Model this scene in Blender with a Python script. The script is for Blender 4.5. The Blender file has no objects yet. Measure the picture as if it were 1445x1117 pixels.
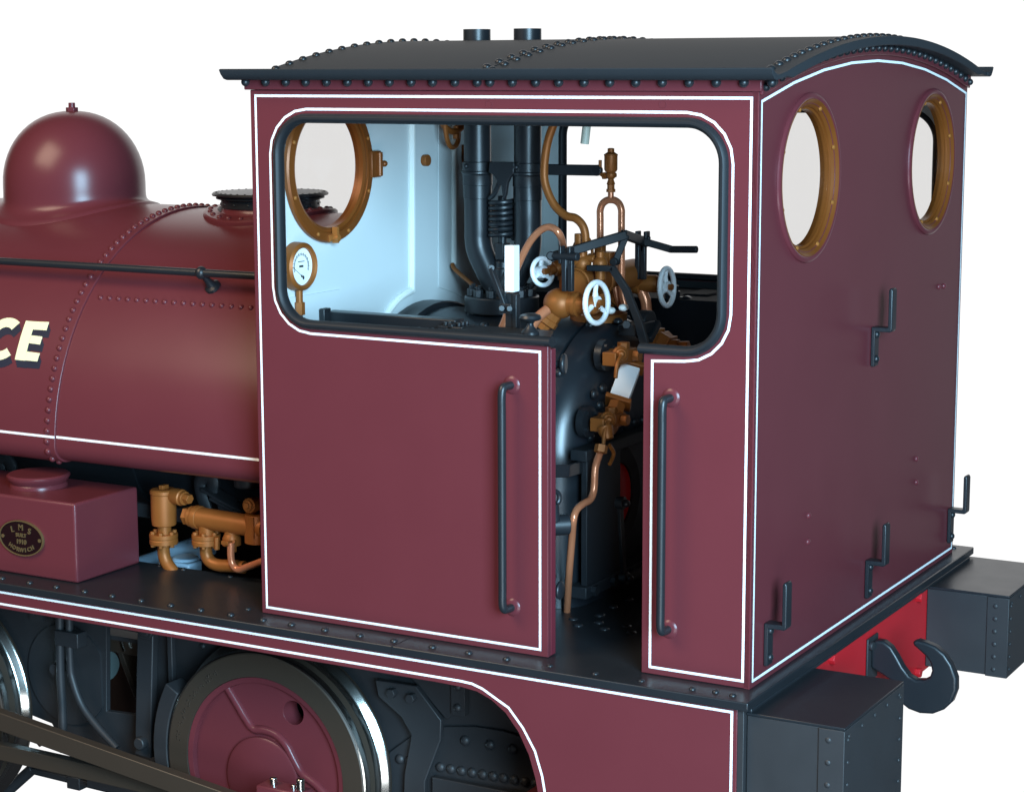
import bpy, bmesh, math, random
from mathutils import Vector as V, Matrix
from mathutils.geometry import tessellate_polygon
random.seed(4)
PI = math.pi
S = bpy.context.scene
COL = S.collection
YC = 1.163            # centre line of the engine
W = 2.327             # cab width
L = 2.1               # cab length (rear sheet at x=0, front sheet at x=-L)

# ------------------------------------------------------------------ camera
CL = V((2.64128, -6.35854, 2.14552)); YAW, PIT, ROL, FPX = -0.51409, -0.16008, -0.00293, 2862.655
cF = V((math.cos(PIT)*math.sin(YAW), math.cos(PIT)*math.cos(YAW), math.sin(PIT)))
cR = V((math.cos(YAW), -math.sin(YAW), 0)); cU = cR.cross(cF)
R2 = cR*math.cos(ROL)+cU*math.sin(ROL); U2 = -cR*math.sin(ROL)+cU*math.cos(ROL)
cam = bpy.data.objects.new('camera', bpy.data.cameras.new('camera')); COL.objects.link(cam)
cam.matrix_world = Matrix(((R2.x, U2.x, -cF.x, CL.x), (R2.y, U2.y, -cF.y, CL.y), (R2.z, U2.z, -cF.z, CL.z), (0, 0, 0, 1)))
cam.data.sensor_width = 36; cam.data.lens = FPX/1445*36; cam.data.clip_start = .1; cam.data.clip_end = 200
S.camera = cam

def at(u, v, ax, val):
    """point on the plane ax=val measured at photo position u,v (survey of the real sizes)"""
    d = cF+R2*((u-722.5)/FPX)-U2*((v-558.5)/FPX); i = 'xyz'.index(ax)
    return CL+d*((val-CL[i])/d[i])

# ------------------------------------------------------------------ materials
def mat(name, col, rough=.4, metal=0., spec=.5, coat=0., coat_rough=.1, noise=.0, nscale=30., bump=0., rvar=.0, tint=None):
    m = bpy.data.materials.new(name); m.use_nodes = True; nt = m.node_tree; b = nt.nodes['Principled BSDF']
    b.inputs['Base Color'].default_value = (*col, 1); b.inputs['Roughness'].default_value = rough
    b.inputs['Metallic'].default_value = metal; b.inputs['Specular IOR Level'].default_value = spec
    b.inputs['Coat Weight'].default_value = coat; b.inputs['Coat Roughness'].default_value = coat_rough
    if tint: b.inputs['Specular Tint'].default_value = (*tint, 1)
    if noise or bump or rvar:
        tc = nt.nodes.new('ShaderNodeTexCoord'); n = nt.nodes.new('ShaderNodeTexNoise')
        n.inputs['Scale'].default_value = nscale; n.inputs['Detail'].default_value = 6
        nt.links.new(tc.outputs['Object'], n.inputs['Vector'])
        if noise:
            mr = nt.nodes.new('ShaderNodeMapRange'); mr.inputs['To Min'].default_value = 1-noise; mr.inputs['To Max'].default_value = 1+noise
            nt.links.new(n.outputs['Fac'], mr.inputs['Value'])
            mx = nt.nodes.new('ShaderNodeVectorMath'); mx.operation = 'SCALE'; mx.inputs[0].default_value = col
            nt.links.new(mr.outputs[0], mx.inputs['Scale']); nt.links.new(mx.outputs[0], b.inputs['Base Color'])
        if rvar:
            mr = nt.nodes.new('ShaderNodeMapRange'); mr.inputs['To Min'].default_value = rough-rvar; mr.inputs['To Max'].default_value = rough+rvar
            nt.links.new(n.outputs['Fac'], mr.inputs['Value']); nt.links.new(mr.outputs[0], b.inputs['Roughness'])
        if bump:
            bp = nt.nodes.new('ShaderNodeBump'); bp.inputs['Strength'].default_value = bump; bp.inputs['Distance'].default_value = .002
            nt.links.new(n.outputs['Fac'], bp.inputs['Height']); nt.links.new(bp.outputs[0], b.inputs['Normal'])
    return m
M = {
 'maroon': mat('maroon_paint', (.118, .024, .030), .29, spec=.32, noise=.05, nscale=4, rvar=.03),
 'maroonin': mat('crimson_paint', (.13, .018, .028), .4, spec=.45),
 'black': mat('black_paint', (.014, .016, .019), .36, spec=.45, noise=.1, nscale=8, rvar=.05),
 'blackm': mat('matt_black_paint', (.011, .013, .016), .58, spec=.35, noise=.1, nscale=20),
 'roofb': mat('roof_paint', (.028, .031, .035), .5, spec=.03, noise=.06, nscale=6),
 'bead': mat('highlight_white', (.82, .84, .80), .4, spec=.4),  # cream lightened to paint in the light that the joint beads catch
 'cope': mat('coping_paint', (.013, .015, .018), .5, spec=.3),
 'soot': mat('sooty_black', (.009, .011, .014), .7, spec=.06, noise=.2, nscale=12),
 'gloss': mat('firebox_black', (.014, .018, .023), .3, spec=.7, noise=.08, nscale=6, rvar=.04),
 'white': mat('white_lining', (.86, .86, .86), .5, spec=.2),
 'whitew': mat('white_enamel', (.93, .94, .95), .35, spec=.4),
 'cream': mat('interior_cream_paint', (.60, .64, .64), .5, spec=.3, noise=.02, nscale=5),
 'bronze': mat('bronze', (.29, .092, .019), .46, metal=.3, spec=.35, noise=.12, nscale=14, rvar=.06),
 'bronzed': mat('dark_bronze', (.19, .055, .010), .36, metal=.25, spec=.4, noise=.12, nscale=14, rvar=.05),
 'brass': mat('brass', (.40, .15, .035), .4, metal=.4, spec=.5, noise=.08, nscale=20),
 'copper': mat('copper', (.60, .215, .105), .24, metal=.4, spec=.5, noise=.06, nscale=16),
 'steel': mat('bright_steel', (.55, .54, .5), .2, metal=1., rvar=.04, nscale=9),
 'rod': mat('oiled_steel', (.050, .036, .026), .42, metal=.2, spec=.5, noise=.06, nscale=5),
 'red': mat('buffer_red_paint', (.52, .014, .02), .45, spec=.35),
 'dark': mat('grimy_frame_paint', (.024, .024, .026), .5, spec=.45, noise=.14, nscale=7, rvar=.06),
 'letter': mat('cream_lettering', (.86, .80, .48), .5, spec=.2),
 'shade': mat('navy_lettering_shade', (.018, .02, .035), .5, spec=.2),
 'plaque': mat('plaque_field', (.012, .003, .004), .4, spec=.3),
 'greyc': mat('grey_green_casting', (.07, .10, .10), .5),
 'pale': mat('pale_blue_grey_paint', (.30, .42, .52), .35, spec=.5),
 'dial': mat('dial_face', (.8, .82, .8), .4, spec=.3),
 'needle': mat('dial_ink', (.01, .01, .012), .5),
 'brownw': mat('brown_oiled_part', (.045, .02, .012), .4, spec=.5),
}
def glass():
    m = bpy.data.materials.new('window_glass'); m.use_nodes = True; nt = m.node_tree; nt.nodes.clear()
    o = nt.nodes.new('ShaderNodeOutputMaterial'); t = nt.nodes.new('ShaderNodeBsdfTransparent'); t.inputs[0].default_value = (.865, .86, .855, 1)
    g = nt.nodes.new('ShaderNodeBsdfGlossy'); g.inputs['Roughness'].default_value = .06
    mx = nt.nodes.new('ShaderNodeMixShader'); mx.inputs[0].default_value = .03
    nt.links.new(t.outputs[0], mx.inputs[1]); nt.links.new(g.outputs[0], mx.inputs[2])
    nt.links.new(mx.outputs[0], o.inputs[0]); return m
M['glass'] = glass()

# ------------------------------------------------------------------ mesh builder
def basis(ax):
    ax = V(ax).normalized(); t = V((0, 0, 1)) if abs(ax.z) < .9 else V((1, 0, 0))
    a = ax.cross(t).normalized(); return a, ax.cross(a).normalized(), ax
PL = {'xz': lambda u, v, w: V((u, w, v)), 'yz': lambda u, v, w: V((w, u, v)), 'xy': lambda u, v, w: V((u, v, w))}
def catmull(p, k=8, closed=False):
    p = [V(q) for q in p]; n = len(p); out = []
    for i in range(n if closed else n-1):
        if closed: a, b, c, d = p[i-1], p[i], p[(i+1) % n], p[(i+2) % n]
        else: a, b, c, d = p[max(i-1, 0)], p[i], p[i+1], p[min(i+2, n-1)]
        for j in range(k):
            t = j/k; out.append(.5*((2*b)+(c-a)*t+(2*a-5*b+4*c-d)*t*t+(-a+3*b-3*c+d)*t**3))
    if not closed: out.append(p[-1])
    return out
class MB:
    def __init__(s): s.v = []; s.f = []; s.riv = []
    def add(s, vs, fs):
        o = len(s.v); s.v += [tuple(x) for x in vs]; s.f += [tuple(i+o for i in f) for f in fs]; return s
    def box(s, a, b, rot=None, piv=None):
        x0, y0, z0 = a; x1, y1, z1 = b
        vs = [V(p) for p in ((x0, y0, z0), (x1, y0, z0), (x1, y1, z0), (x0, y1, z0), (x0, y0, z1), (x1, y0, z1), (x1, y1, z1), (x0, y1, z1))]
        if rot is not None:
            c = V(piv) if piv is not None else (V(a)+V(b))/2; vs = [c+rot@(q-c) for q in vs]
        return s.add(vs, [(0, 3, 2, 1), (4, 5, 6, 7), (0, 1, 5, 4), (1, 2, 6, 5), (2, 3, 7, 6), (3, 0, 4, 7)])
    def bar(s, p0, p1, w, h, up=(0, 0, 1)):
        p0, p1 = V(p0), V(p1); d = (p1-p0).normalized(); u = V(up); sd = d.cross(u).normalized(); u = sd.cross(d).normalized()
        vs = []
        for p in (p0, p1):
            for a, b in ((-1, -1), (1, -1), (1, 1), (-1, 1)): vs.append(p+sd*a*w/2+u*b*h/2)
        return s.add(vs, [(0, 1, 2, 3), (7, 6, 5, 4), (0, 4, 5, 1), (1, 5, 6, 2), (2, 6, 7, 3), (3, 7, 4, 0)])
    def lathe(s, o, ax, prof, n=32, caps=True):
        """prof: list of (r, t) along ax from o"""
        a, b, c = basis(ax); o = V(o); vs = []; fs = []
        for r, t in prof:
            for i in range(n):
                q = 2*PI*i/n; vs.append(o+c*t+(a*math.cos(q)+b*math.sin(q))*max(r, 1e-4))
        for j in range(len(prof)-1):
            for i in range(n):
                k = (i+1) % n; fs.append((j*n+i, j*n+k, (j+1)*n+k, (j+1)*n+i))
        if caps:
            fs.append(tuple(reversed(range(n)))); fs.append(tuple((len(prof)-1)*n+i for i in range(n)))
        return s.add(vs, fs)
    def cyl(s, p0, p1, r, r1=None, n=24):
        p0, p1 = V(p0), V(p1); return s.lathe(p0, p1-p0, [(r, 0), (r1 if r1 is not None else r, (p1-p0).length)], n)
    def hexa(s, p0, p1, r): return s.cyl(p0, p1, r, n=6)
    def ring(s, c, ax, R, r, n=48, m=10, sx=1.):
        a, b, c3 = basis(ax); c = V(c); vs = []; fs = []
        for i in range(n):
            q = 2*PI*i/n; d = a*math.cos(q)+b*math.sin(q)
            for j in range(m):
                w = 2*PI*j/m; vs.append(c+d*(R+r*math.cos(w))+c3*r*sx*math.sin(w))
        for i in range(n):
            for j in range(m):
                fs.append((i*m+j, ((i+1) % n)*m+j, ((i+1) % n)*m+(j+1) % m, i*m+(j+1) % m))
        return s.add(vs, fs)
    def annulus(s, c, ax, prof, n=64):
        """closed profile of (R,t)"""
        a, b, c3 = basis(ax); c = V(c); vs = []; fs = []; m = len(prof)
        for i in range(n):
            q = 2*PI*i/n; d = a*math.cos(q)+b*math.sin(q)
            for R, t in prof: vs.append(c+d*R+c3*t)
        for i in range(n):
            for j in range(m): fs.append((i*m+j, i*m+(j+1) % m, ((i+1) % n)*m+(j+1) % m, ((i+1) % n)*m+j))
        return s.add(vs, fs)
    def tube(s, pts, r, n=12, closed=False, k=8, smooth=True, rs=None, flat=1., nref=None):
        p = catmull(pts, k, closed) if smooth else [V(q) for q in pts]
        N = len(p); vs = []; fs = []; ref = None
        for i in range(N):
            if closed: d = (p[(i+1) % N]-p[i-1]).normalized()
            else: d = (p[min(i+1, N-1)]-p[max(i-1, 0)]).normalized()
            if nref is not None: a = d.cross(V(nref)).normalized()
            elif ref is None: a = basis(d)[0]
            else: a = (ref-d*ref.dot(d)).normalized()
            ref = a; b = d.cross(a); rr = r
            if rs is not None: x = i/(N-1)*(len(rs)-1); q = min(int(x), len(rs)-2); rr = rs[q]+(rs[q+1]-rs[q])*(x-q)
            for j in range(n):
                w = 2*PI*j/n; vs.append(p[i]+a*rr*math.cos(w)+b*rr*flat*math.sin(w))
        for i in range(N if closed else N-1):
            for j in range(n):
                fs.append((i*n+j, i*n+(j+1) % n, ((i+1) % N)*n+(j+1) % n, ((i+1) % N)*n+j))
        if not closed: fs.append(tuple(reversed(range(n)))); fs.append(tuple((N-1)*n+j for j in range(n)))
        return s.add(vs, fs)
    def ball(s, c, r, sc=(1, 1, 1), n=20, m=12):
        c = V(c); vs = [c+V((0, 0, r*sc[2]))]; fs = []
        for j in range(1, m):
            t = PI*j/m
            for i in range(n):
                q = 2*PI*i/n; vs.append(c+V((r*sc[0]*math.sin(t)*math.cos(q), r*sc[1]*math.sin(t)*math.sin(q), r*sc[2]*math.cos(t))))
        vs.append(c-V((0, 0, r*sc[2])))
        for i in range(n): fs.append((0, 1+i, 1+(i+1) % n)); fs.append((len(vs)-1, 1+(m-2)*n+(i+1) % n, 1+(m-2)*n+i))
        for j in range(m-2):
            for i in range(n): fs.append((1+j*n+i, 1+(j+1)*n+i, 1+(j+1)*n+(i+1) % n, 1+j*n+(i+1) % n))
        return s.add(vs, fs)
    def rivet(s, c, nrm, r, h=None):
        s.riv.append((V(c), V(nrm).normalized(), r, h or r*.85)); return s
    def bead(s, c, r):       # full ball rivet under the eaves
        s.riv.append((V(c), V((0, -1, 0)), r, -1)); return s
    def prism(s, poly, pl, a, b, holes=()):
        f = PL[pl]; loops = [[V((x, y, 0)) for x, y in poly]]+[[V((x, y, 0)) for x, y in h] for h in holes]
        tri = tessellate_polygon(loops); flat = [q for l in loops for q in l]; n = len(flat)
        vs = [f(q.x, q.y, a) for q in flat]+[f(q.x, q.y, b) for q in flat]
        fs = []
        if len(holes) == 0: fs += [tuple(range(n)), tuple(n+i for i in reversed(range(n)))]
        else: fs += [tuple(t) for t in tri]+[tuple(n+i for i in reversed(t)) for t in tri]
        o = 0
        for l in loops:
            m = len(l)
            for i in range(m): fs.append((o+i, o+(i+1) % m, n+o+(i+1) % m, n+o+i))
            o += m
        return s.add(vs, fs)
    def ribbon(s, pts, pl, w, at_, t=.0012, closed=True):
        """painted line: mitred strip of width w in plane pl, from at_ to at_+t"""
        P = [V((x, y)) for x, y in pts]; N = len(P); A = []; B = []
        for i in range(N):
            p = P[i]
            d0 = (p-P[i-1]).normalized() if (closed or i) else (P[1]-p).normalized()
            d1 = (P[(i+1) % N]-p).normalized() if (closed or i < N-1) else d0
            n0 = V((-d0.y, d0.x)); n1 = V((-d1.y, d1.x)); m = (n0+n1).normalized(); k = w/2/max(m.dot(n0), .3)
            A.append(p+m*k); B.append(p-m*k)
        f = PL[pl]
        for i in range(N if closed else N-1):
            j = (i+1) % N; q = [A[i], B[i], B[j], A[j]]
            vs = [f(x.x, x.y, at_) for x in q]+[f(x.x, x.y, at_+t) for x in q]
            s.add(vs, [(0, 1, 2, 3), (7, 6, 5, 4), (0, 4, 5, 1), (2, 6, 7, 3)])
        return s
    def clusters(s):
        """split into groups of touching pieces, so that every separate piece is its own object"""
        par = list(range(len(s.v)))
        def find(a):
            while par[a] != a: par[a] = par[par[a]]; a = par[a]
            return a
        for f in s.f:
            r = find(f[0])
            for q in f[1:]: par[find(q)] = r
        isl = {}
        for i in range(len(s.v)): isl.setdefault(find(i), []).append(i)
        ks = list(isl); bb = {}
        for k in ks:
            c = [s.v[i] for i in isl[k]]; bb[k] = [min(q[a] for q in c)-.001 for a in range(3)]+[max(q[a] for q in c)+.001 for a in range(3)]
        gp = {k: k for k in ks}
        def fg(a):
            while gp[a] != a: a = gp[a]
            return a
        for a in range(len(ks)):
            for b in range(a):
                A, B = bb[ks[a]], bb[ks[b]]
                if all(A[i] <= B[i+3] and B[i] <= A[i+3] for i in range(3)): gp[fg(ks[a])] = fg(ks[b])
        out = {}
        for k in ks: out.setdefault(fg(k), set()).update(isl[k])
        res = []
        for st in out.values():
            idx = {o: n for n, o in enumerate(sorted(st))}
            res.append(([s.v[o] for o in sorted(st)], [tuple(idx[q] for q in f) for f in s.f if f[0] in st]))
        return sorted(res, key=lambda r: -len(r[0]))
    def build(s, name, m, parent=None, bevel=0., label=None, ang=32, kind=None, whole=False):
        first = None
        for vs, fs in ([(s.v, s.f)] if whole else s.clusters()) if s.v else []:
            me = bpy.data.meshes.new(name); me.from_pydata(vs, [], fs)
            bm = bmesh.new(); bm.from_mesh(me); bmesh.ops.recalc_face_normals(bm, faces=bm.faces)
            for f in bm.faces: f.smooth = True
            lo = [min(q[i] for q in vs) for i in range(3)]; hi = [max(q[i] for q in vs) for i in range(3)]
            c = V([(lo[i]+hi[i])/2 for i in range(3)])
            for q in bm.verts: q.co -= c
            bm.to_mesh(me); bm.free(); me.set_sharp_from_angle(angle=math.radians(ang))
            me.materials.append(M[m] if isinstance(m, str) else m)
            o = bpy.data.objects.new(name, me); COL.objects.link(o)
            o['_w'] = list(c)
            pw = V(parent['_w']) if parent is not None else V((0, 0, 0))
            o.parent = parent; o.location = c-pw
            if bevel:
                b = o.modifiers.new('bevel', 'BEVEL'); b.width = bevel; b.segments = 2; b.limit_method = 'ANGLE'; b.angle_limit = math.radians(40)
            if label: o['label'] = label
            if kind: o['kind'] = kind
            first = first or o
        own = first or parent
        if own.parent is not None and own.parent.parent is not None: own = own.parent
        for r in s.riv: RIV.append((*r, m, own))
        return first
RIV = []

def arcpts(cx, cz, r, a0, a1, n):
    return [(cx+r*math.cos(math.radians(a0+(a1-a0)*i/n)), cz+r*math.sin(math.radians(a0+(a1-a0)*i/n))) for i in range(n+1)]
def circ(cx, cy, r, n=64): return [(cx+r*math.cos(2*PI*i/n), cy+r*math.sin(2*PI*i/n)) for i in range(n)]

root = bpy.data.objects.new('steam_locomotive', None); COL.objects.link(root)
root.location = (-2.6, YC, -1.30); root['_w'] = list(root.location)
root['label'] = 'maroon tank locomotive with black roof, white lining and open cab full of bronze fittings'
root['category'] = 'steam locomotive'

# ================================================================== footplate and valance
m = MB(); m.prism([(-6.5, -.145), (.055, -.145), (.055, W+.145), (-6.5, W+.145)], 'xy', -.032, 0, holes=[[(-6.2, .44), (-2.12, .44), (-2.12, W-.44), (-6.2, W-.44)]])
foot = m.build('footplate', 'black', root, .004)
m = MB()
for u in (6, 45, 83, 123, 162, 203, 245, 287, 329.5, 375, 415, 462, 511, 559, 613, 664, 717):
    p = at(u, 815+(u-6)*.1555+(u/740)**2*3, 'z', 0); m.rivet((p.x, -.085, 0), (0, 0, 1), .0155)
for u, v in ((226, 798), (259, 803), (325, 813), (350, 859), (776, 939), (840, 950), (905, 960)): p = at(u, v, 'z', 0); m.rivet(p, (0, 0, 1), .0135, .009)
for u, v in ((977, 972), (1034, 981), (1010, 976)): m.rivet(at(u, v, 'z', 0), (0, 0, 1), .0135)
for y in (W+.08,):
    m.rivet((-.02, y, 0), (0, 0, 1), .0135)
for u, v in ((809, 873), (816, 882), (847, 867), (865, 856), (845, 878), (853, 887), (884, 883), (891, 892), (887, 845), (846, 868)):
    m.rivet(at(u, v, 'z', 0), (0, 0, 1), .020, .010)
m.build('rivet_row', 'black', foot)
m = MB(); m.box((-1.392, -.1465, -.034), (-1.388, .0, .0012)); m.build('plate_joint', 'needle', foot)

YV = -.128
arch = [(-1.35, -.118), (-1.20, -.118), (-1.10, -.120), (-1.03, -.128), (-.97, -.150), (-.91, -.19), (-.855, -.255), (-.812, -.335), (-.785, -.42), (-.765, -.52), (-.755, -.62)]
m = MB(); m.prism([(-6.5, -.033), (-6.5, -.118)]+arch+[(.010, -.62), (.010, -.033)], 'xz', YV, YV+.02)
val = m.build('valance', 'maroon', root, .002)
m = MB(); m.ribbon([(-6.5, -.0455), (-.010, -.0455), (-.010, -.62)], 'xz', .0095, YV-.0012, closed=False)
lo = [(-6.5, -.097), (-1.10, -.097), (-1.05, -.100), (-1.005, -.113), (-.895, -.168), (-.835, -.235), (-.785, -.315), (-.755, -.405), (-.742, -.475)]
m.ribbon(lo, 'xz', .0095, YV-.0012, closed=False)
m.build('lining', 'white', val, whole=True)

# ================================================================== cab side panels
ZT = 2.066
def opening(off=0., n=10):
    """open cut-out from the sill by the door gap, round the opening, to the other sill. off>0 = outside the edge"""
    x0, x1, z0, z1, r = -2.0+.012-off, -.112+off, 1.163-off, 1.985+off-.012, .15+off
    p = [(-.80, z0)]
    p += arcpts(x0+r, z0+r, r, 270, 180, n)
    p += arcpts(x0+r, z1-r, r, 180, 90, n)
    p += arcpts(x1-r, z1-r, r, 90, 0, n)
    p += arcpts(x1-r, z0+r, r, 0, -90, n)
    p += [(-.42, z0)]
    return p
def side(yo, sgn, far):
    """yo = outer face, sgn = direction inwards"""
    op = opening(0)
    poly = [(-L, 0.001), (-.80, 0.001)]+op+[(-.42, 0.001), (0-.001, 0.001), (0-.001, ZT), (-L, ZT)]
    m = MB(); m.prism(poly, 'xz', yo, yo+sgn*.024)
    p = m.build('cab_side', 'maroon', root, .0035)
    m = MB()   # door edge strips (thick square edges of the doorway)
    m.box((-.835, yo+sgn*.0245, .002), (-.8005, yo+sgn*.062, 1.145)); m.box((-.4195, yo+sgn*.0245, .002), (-.385, yo+sgn*.062, 1.145))
    m.build('door_edge', 'maroonin', p, .004)
    # cornice strip
    m = MB(); m.box((-L-.02, yo-sgn*.011, ZT+.0005), (.012, yo+sgn*.024, 2.112)); m.build('cornice', 'maroon', p, .003)
    # black coping bead
    b = opening(-.012, 12); y = yo+sgn*.006
    m = MB(); m.tube([(x, y, z) for x, z in [(-.786, b[0][1])]+b[1:-1]+[(-.434, b[-1][1])]], .0185, 14, smooth=False, flat=1.5, nref=(0, 1, 0))
    m.build('coping', 'cope', p)
    # inner lining sheets, cream above the waist, black below
    m = MB(); i0 = opening(.0, 10)
    m.prism([(-L+.03, 1.19), (i0[0+10][0], 1.19)]+[q for q in i0 if q[1] > 1.19]+[(i0[-10][0], 1.19), (-.03, 1.19), (-.03, ZT), (-L+.03, ZT)], 'xz', yo+sgn*.0255, yo+sgn*.030)
    m.build('inner_sheet', 'cream', p)
    return p
near = side(0., 1, False)
far = side(W, -1, True); far['label'] = 'far side sheet of the cab seen through the opening'
m = MB(); m.box((-L+.03, W-.032, .003), (-.86, W-.0255, 1.160)); m.box((-.385, W-.032, .003), (-.03, W-.0255, 1.160))
m.build('inner_sheet', 'black', far)
# lining on the near side
m = MB()
for u in (690, 935): p = at(u, 147, 'y', 0); m.ring((p.x, -.0002, p.z), (0, 1, 0), .013, .0016, 24, 6)
m.build('plug_ring', 'maroon', near)
m = MB(); e = .0095
m.ribbon([(-L+.026, .028), (-L+.026, 2.044), (-.026, 2.044), (-.026, .028), (-.385, .028), (-.385, 1.134)] +
         [q for q in reversed(opening(.022, 5)[1:-1])] + [(-.833, 1.136), (-.833, .028)], 'xz', e, -.0012)
m.build('lining', 'white', near, whole=True)
def handrail(x, xf, z0, z1):
    m = MB(); y = -.062; d = xf-x
    m.tube([(xf, .0, z1), (xf-d*.3, -.030, z1), (x+d*.25, -.054, z1-.004), (x, y, z1-.03), (x, y, z1-.08)], .0155, 12)
    m.tube([(x, y, z1-.078), (x, y, z0+.078)], .0155, 12, smooth=False)
    m.tube([(x, y, z0+.08), (x, y, z0+.03), (x+d*.25, -.054, z0+.004), (xf-d*.3, -.030, z0), (xf, .0, z0)], .0155, 12)
    h = m.build('handrail', 'black', root)
    m = MB()
    for z in (z0, z1): m.lathe((xf, .001, z), (0, -1, 0), [(.034, 0), (.034, .003), (.028, .008), (.022, .010)], 28)
    m.build('rail_flange', 'maroon', h)
handrail(at(708.5, 700, 'y', -.062).x, -.950, .174, 1.007); handrail(at(933.5, 700, 'y', -.062).x, -.312, .177, 1.009)

# ================================================================== roof
KR = .1045
def zr(y):
    q = min(max(y, .02), W-.02); return 2.2435-KR*(q-YC)**2
RX0, RX1 = -2.165, .080
ys = [-.04, -.02]+[W*i/44 for i in range(45)]+[W+.02, W+.04]
m = MB(); m.prism([(y, zr(y)+.018) for y in ys]+[(y, zr(y)-.016 if .08 < y < W-.08 else zr(y)) for y in reversed(ys)], 'yz', RX0+.08, RX1)
roof = m.build('roof', 'roofb', root, .004, ang=28)
for sgn, y0 in ((1, 0), (-1, W)):       # curled eaves gutters
    pr = [(-.018, .014), (-.050, .009), (-.070, .014), (-.088, .032), (-.098, .049), (-.087, .052), (-.068, .037), (-.048, .029), (-.018, .030)]
    z0 = 2.094; m = MB()
    pr2 = [(y0+sgn*a, z0+b) for a, b in pr]
    m.prism(pr2, 'yz', RX0-.008, RX1+.004); m.build('gutter', 'roofb', roof, .002)
m = MB(); nr = 27
def roofrow(m, x, n, r=.0165, y0=.02, y1=W-.02, off=0.):
    for i in range(n):
        y = y0+(y1-y0)*(i+off)/(n-1); m.rivet((x, y, zr(y)+.018), (0, 2*KR*(y-YC), 1), r)
roofrow(m, .004, 34); roofrow(m, -2.058, 26)
roofrow(m, -1.125, 26, y0=.04); roofrow(m, -1.075, 26, y0=.085)
m.build('rivet_row', 'black', roof)
m = MB(); m.prism([(y, zr(y)+.0205) for y in ys[2:-2]]+[(y, zr(y)+.004) for y in reversed(ys[2:-2])], 'yz', -1.102, -1.0985); m.build('plate_joint', 'needle', roof)
m = MB()     # rivets under the eaves
us = [343.7, 372, 400.5, 428.7, 458, 487.7, 517, 547, 577.7, 608, 639.5, 671, 689, 720.6, 753.5, 786]
xs = [at(u, 117, 'y', -.03).x for u in us]
x = xs[-1]
while x < -.02: x += .1; xs.append(x)
for x in xs: m.bead((x, -.018, 2.096), .0170)
for i in range(34):                       # under the rear arc
    y = .02+(W-.04)*i/33; m.bead((.016, y, zr(y)-.026), .0145)
m.build('rivet_row', 'black', roof)
# cap tubes of the two escape pipes above the roof belong to the safety valve (below)

# ================================================================== rear sheet
def rtop(y): return zr(y)-(.018 if .08 < y < W-.08 else .002)
RC = [(.470, 1.757), (1.856, 1.757)]
yy = [W*i/30 for i in range(31)]
m = MB(); m.prism([(0, .001), (W, .001)]+[(y, rtop(y)) for y in reversed(yy)], 'yz', 0, -.022, holes=[circ(*c, .262) for c in RC])
rear = m.build('cab_rear', 'maroon', root, .003)
m = MB(); m.prism([(.03, 1.0), (W-.03, 1.0)]+[(min(max(y, .03), W-.03), rtop(y)-.01) for y in reversed(yy)], 'yz', -.0235, -.028, holes=[circ(*c, .262) for c in RC])
m.build('inner_sheet', 'cream', rear)
m = MB(); pts = [(y, rtop(y)-.002) for y in yy]+[(y, zr(y)-.052) for y in reversed(yy)]
m.prism(pts, 'yz', .001, .012); m.build('cornice', 'maroon', rear, .002)
m = MB(); q = [.022+(W-.044)*i/8 for i in range(9)]
m.ribbon([(.022, .026), (W-.022, .026)]+[(y, zr(y)-.074) for y in reversed(q)], 'yz', .0095, .0012)
m.build('lining', 'white', rear, whole=True)
m = MB()
for u, v in ((1325, 404.5), (1332, 403.5), (1293, 647), (1293, 680), (1141, 727), (1140, 764)):
    p = at(u, v, 'x', 0); m.rivet((0, p.y, p.z), (1, 0, 0), .013)
m.build('rivet_row', 'maroon', rear)
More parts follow.
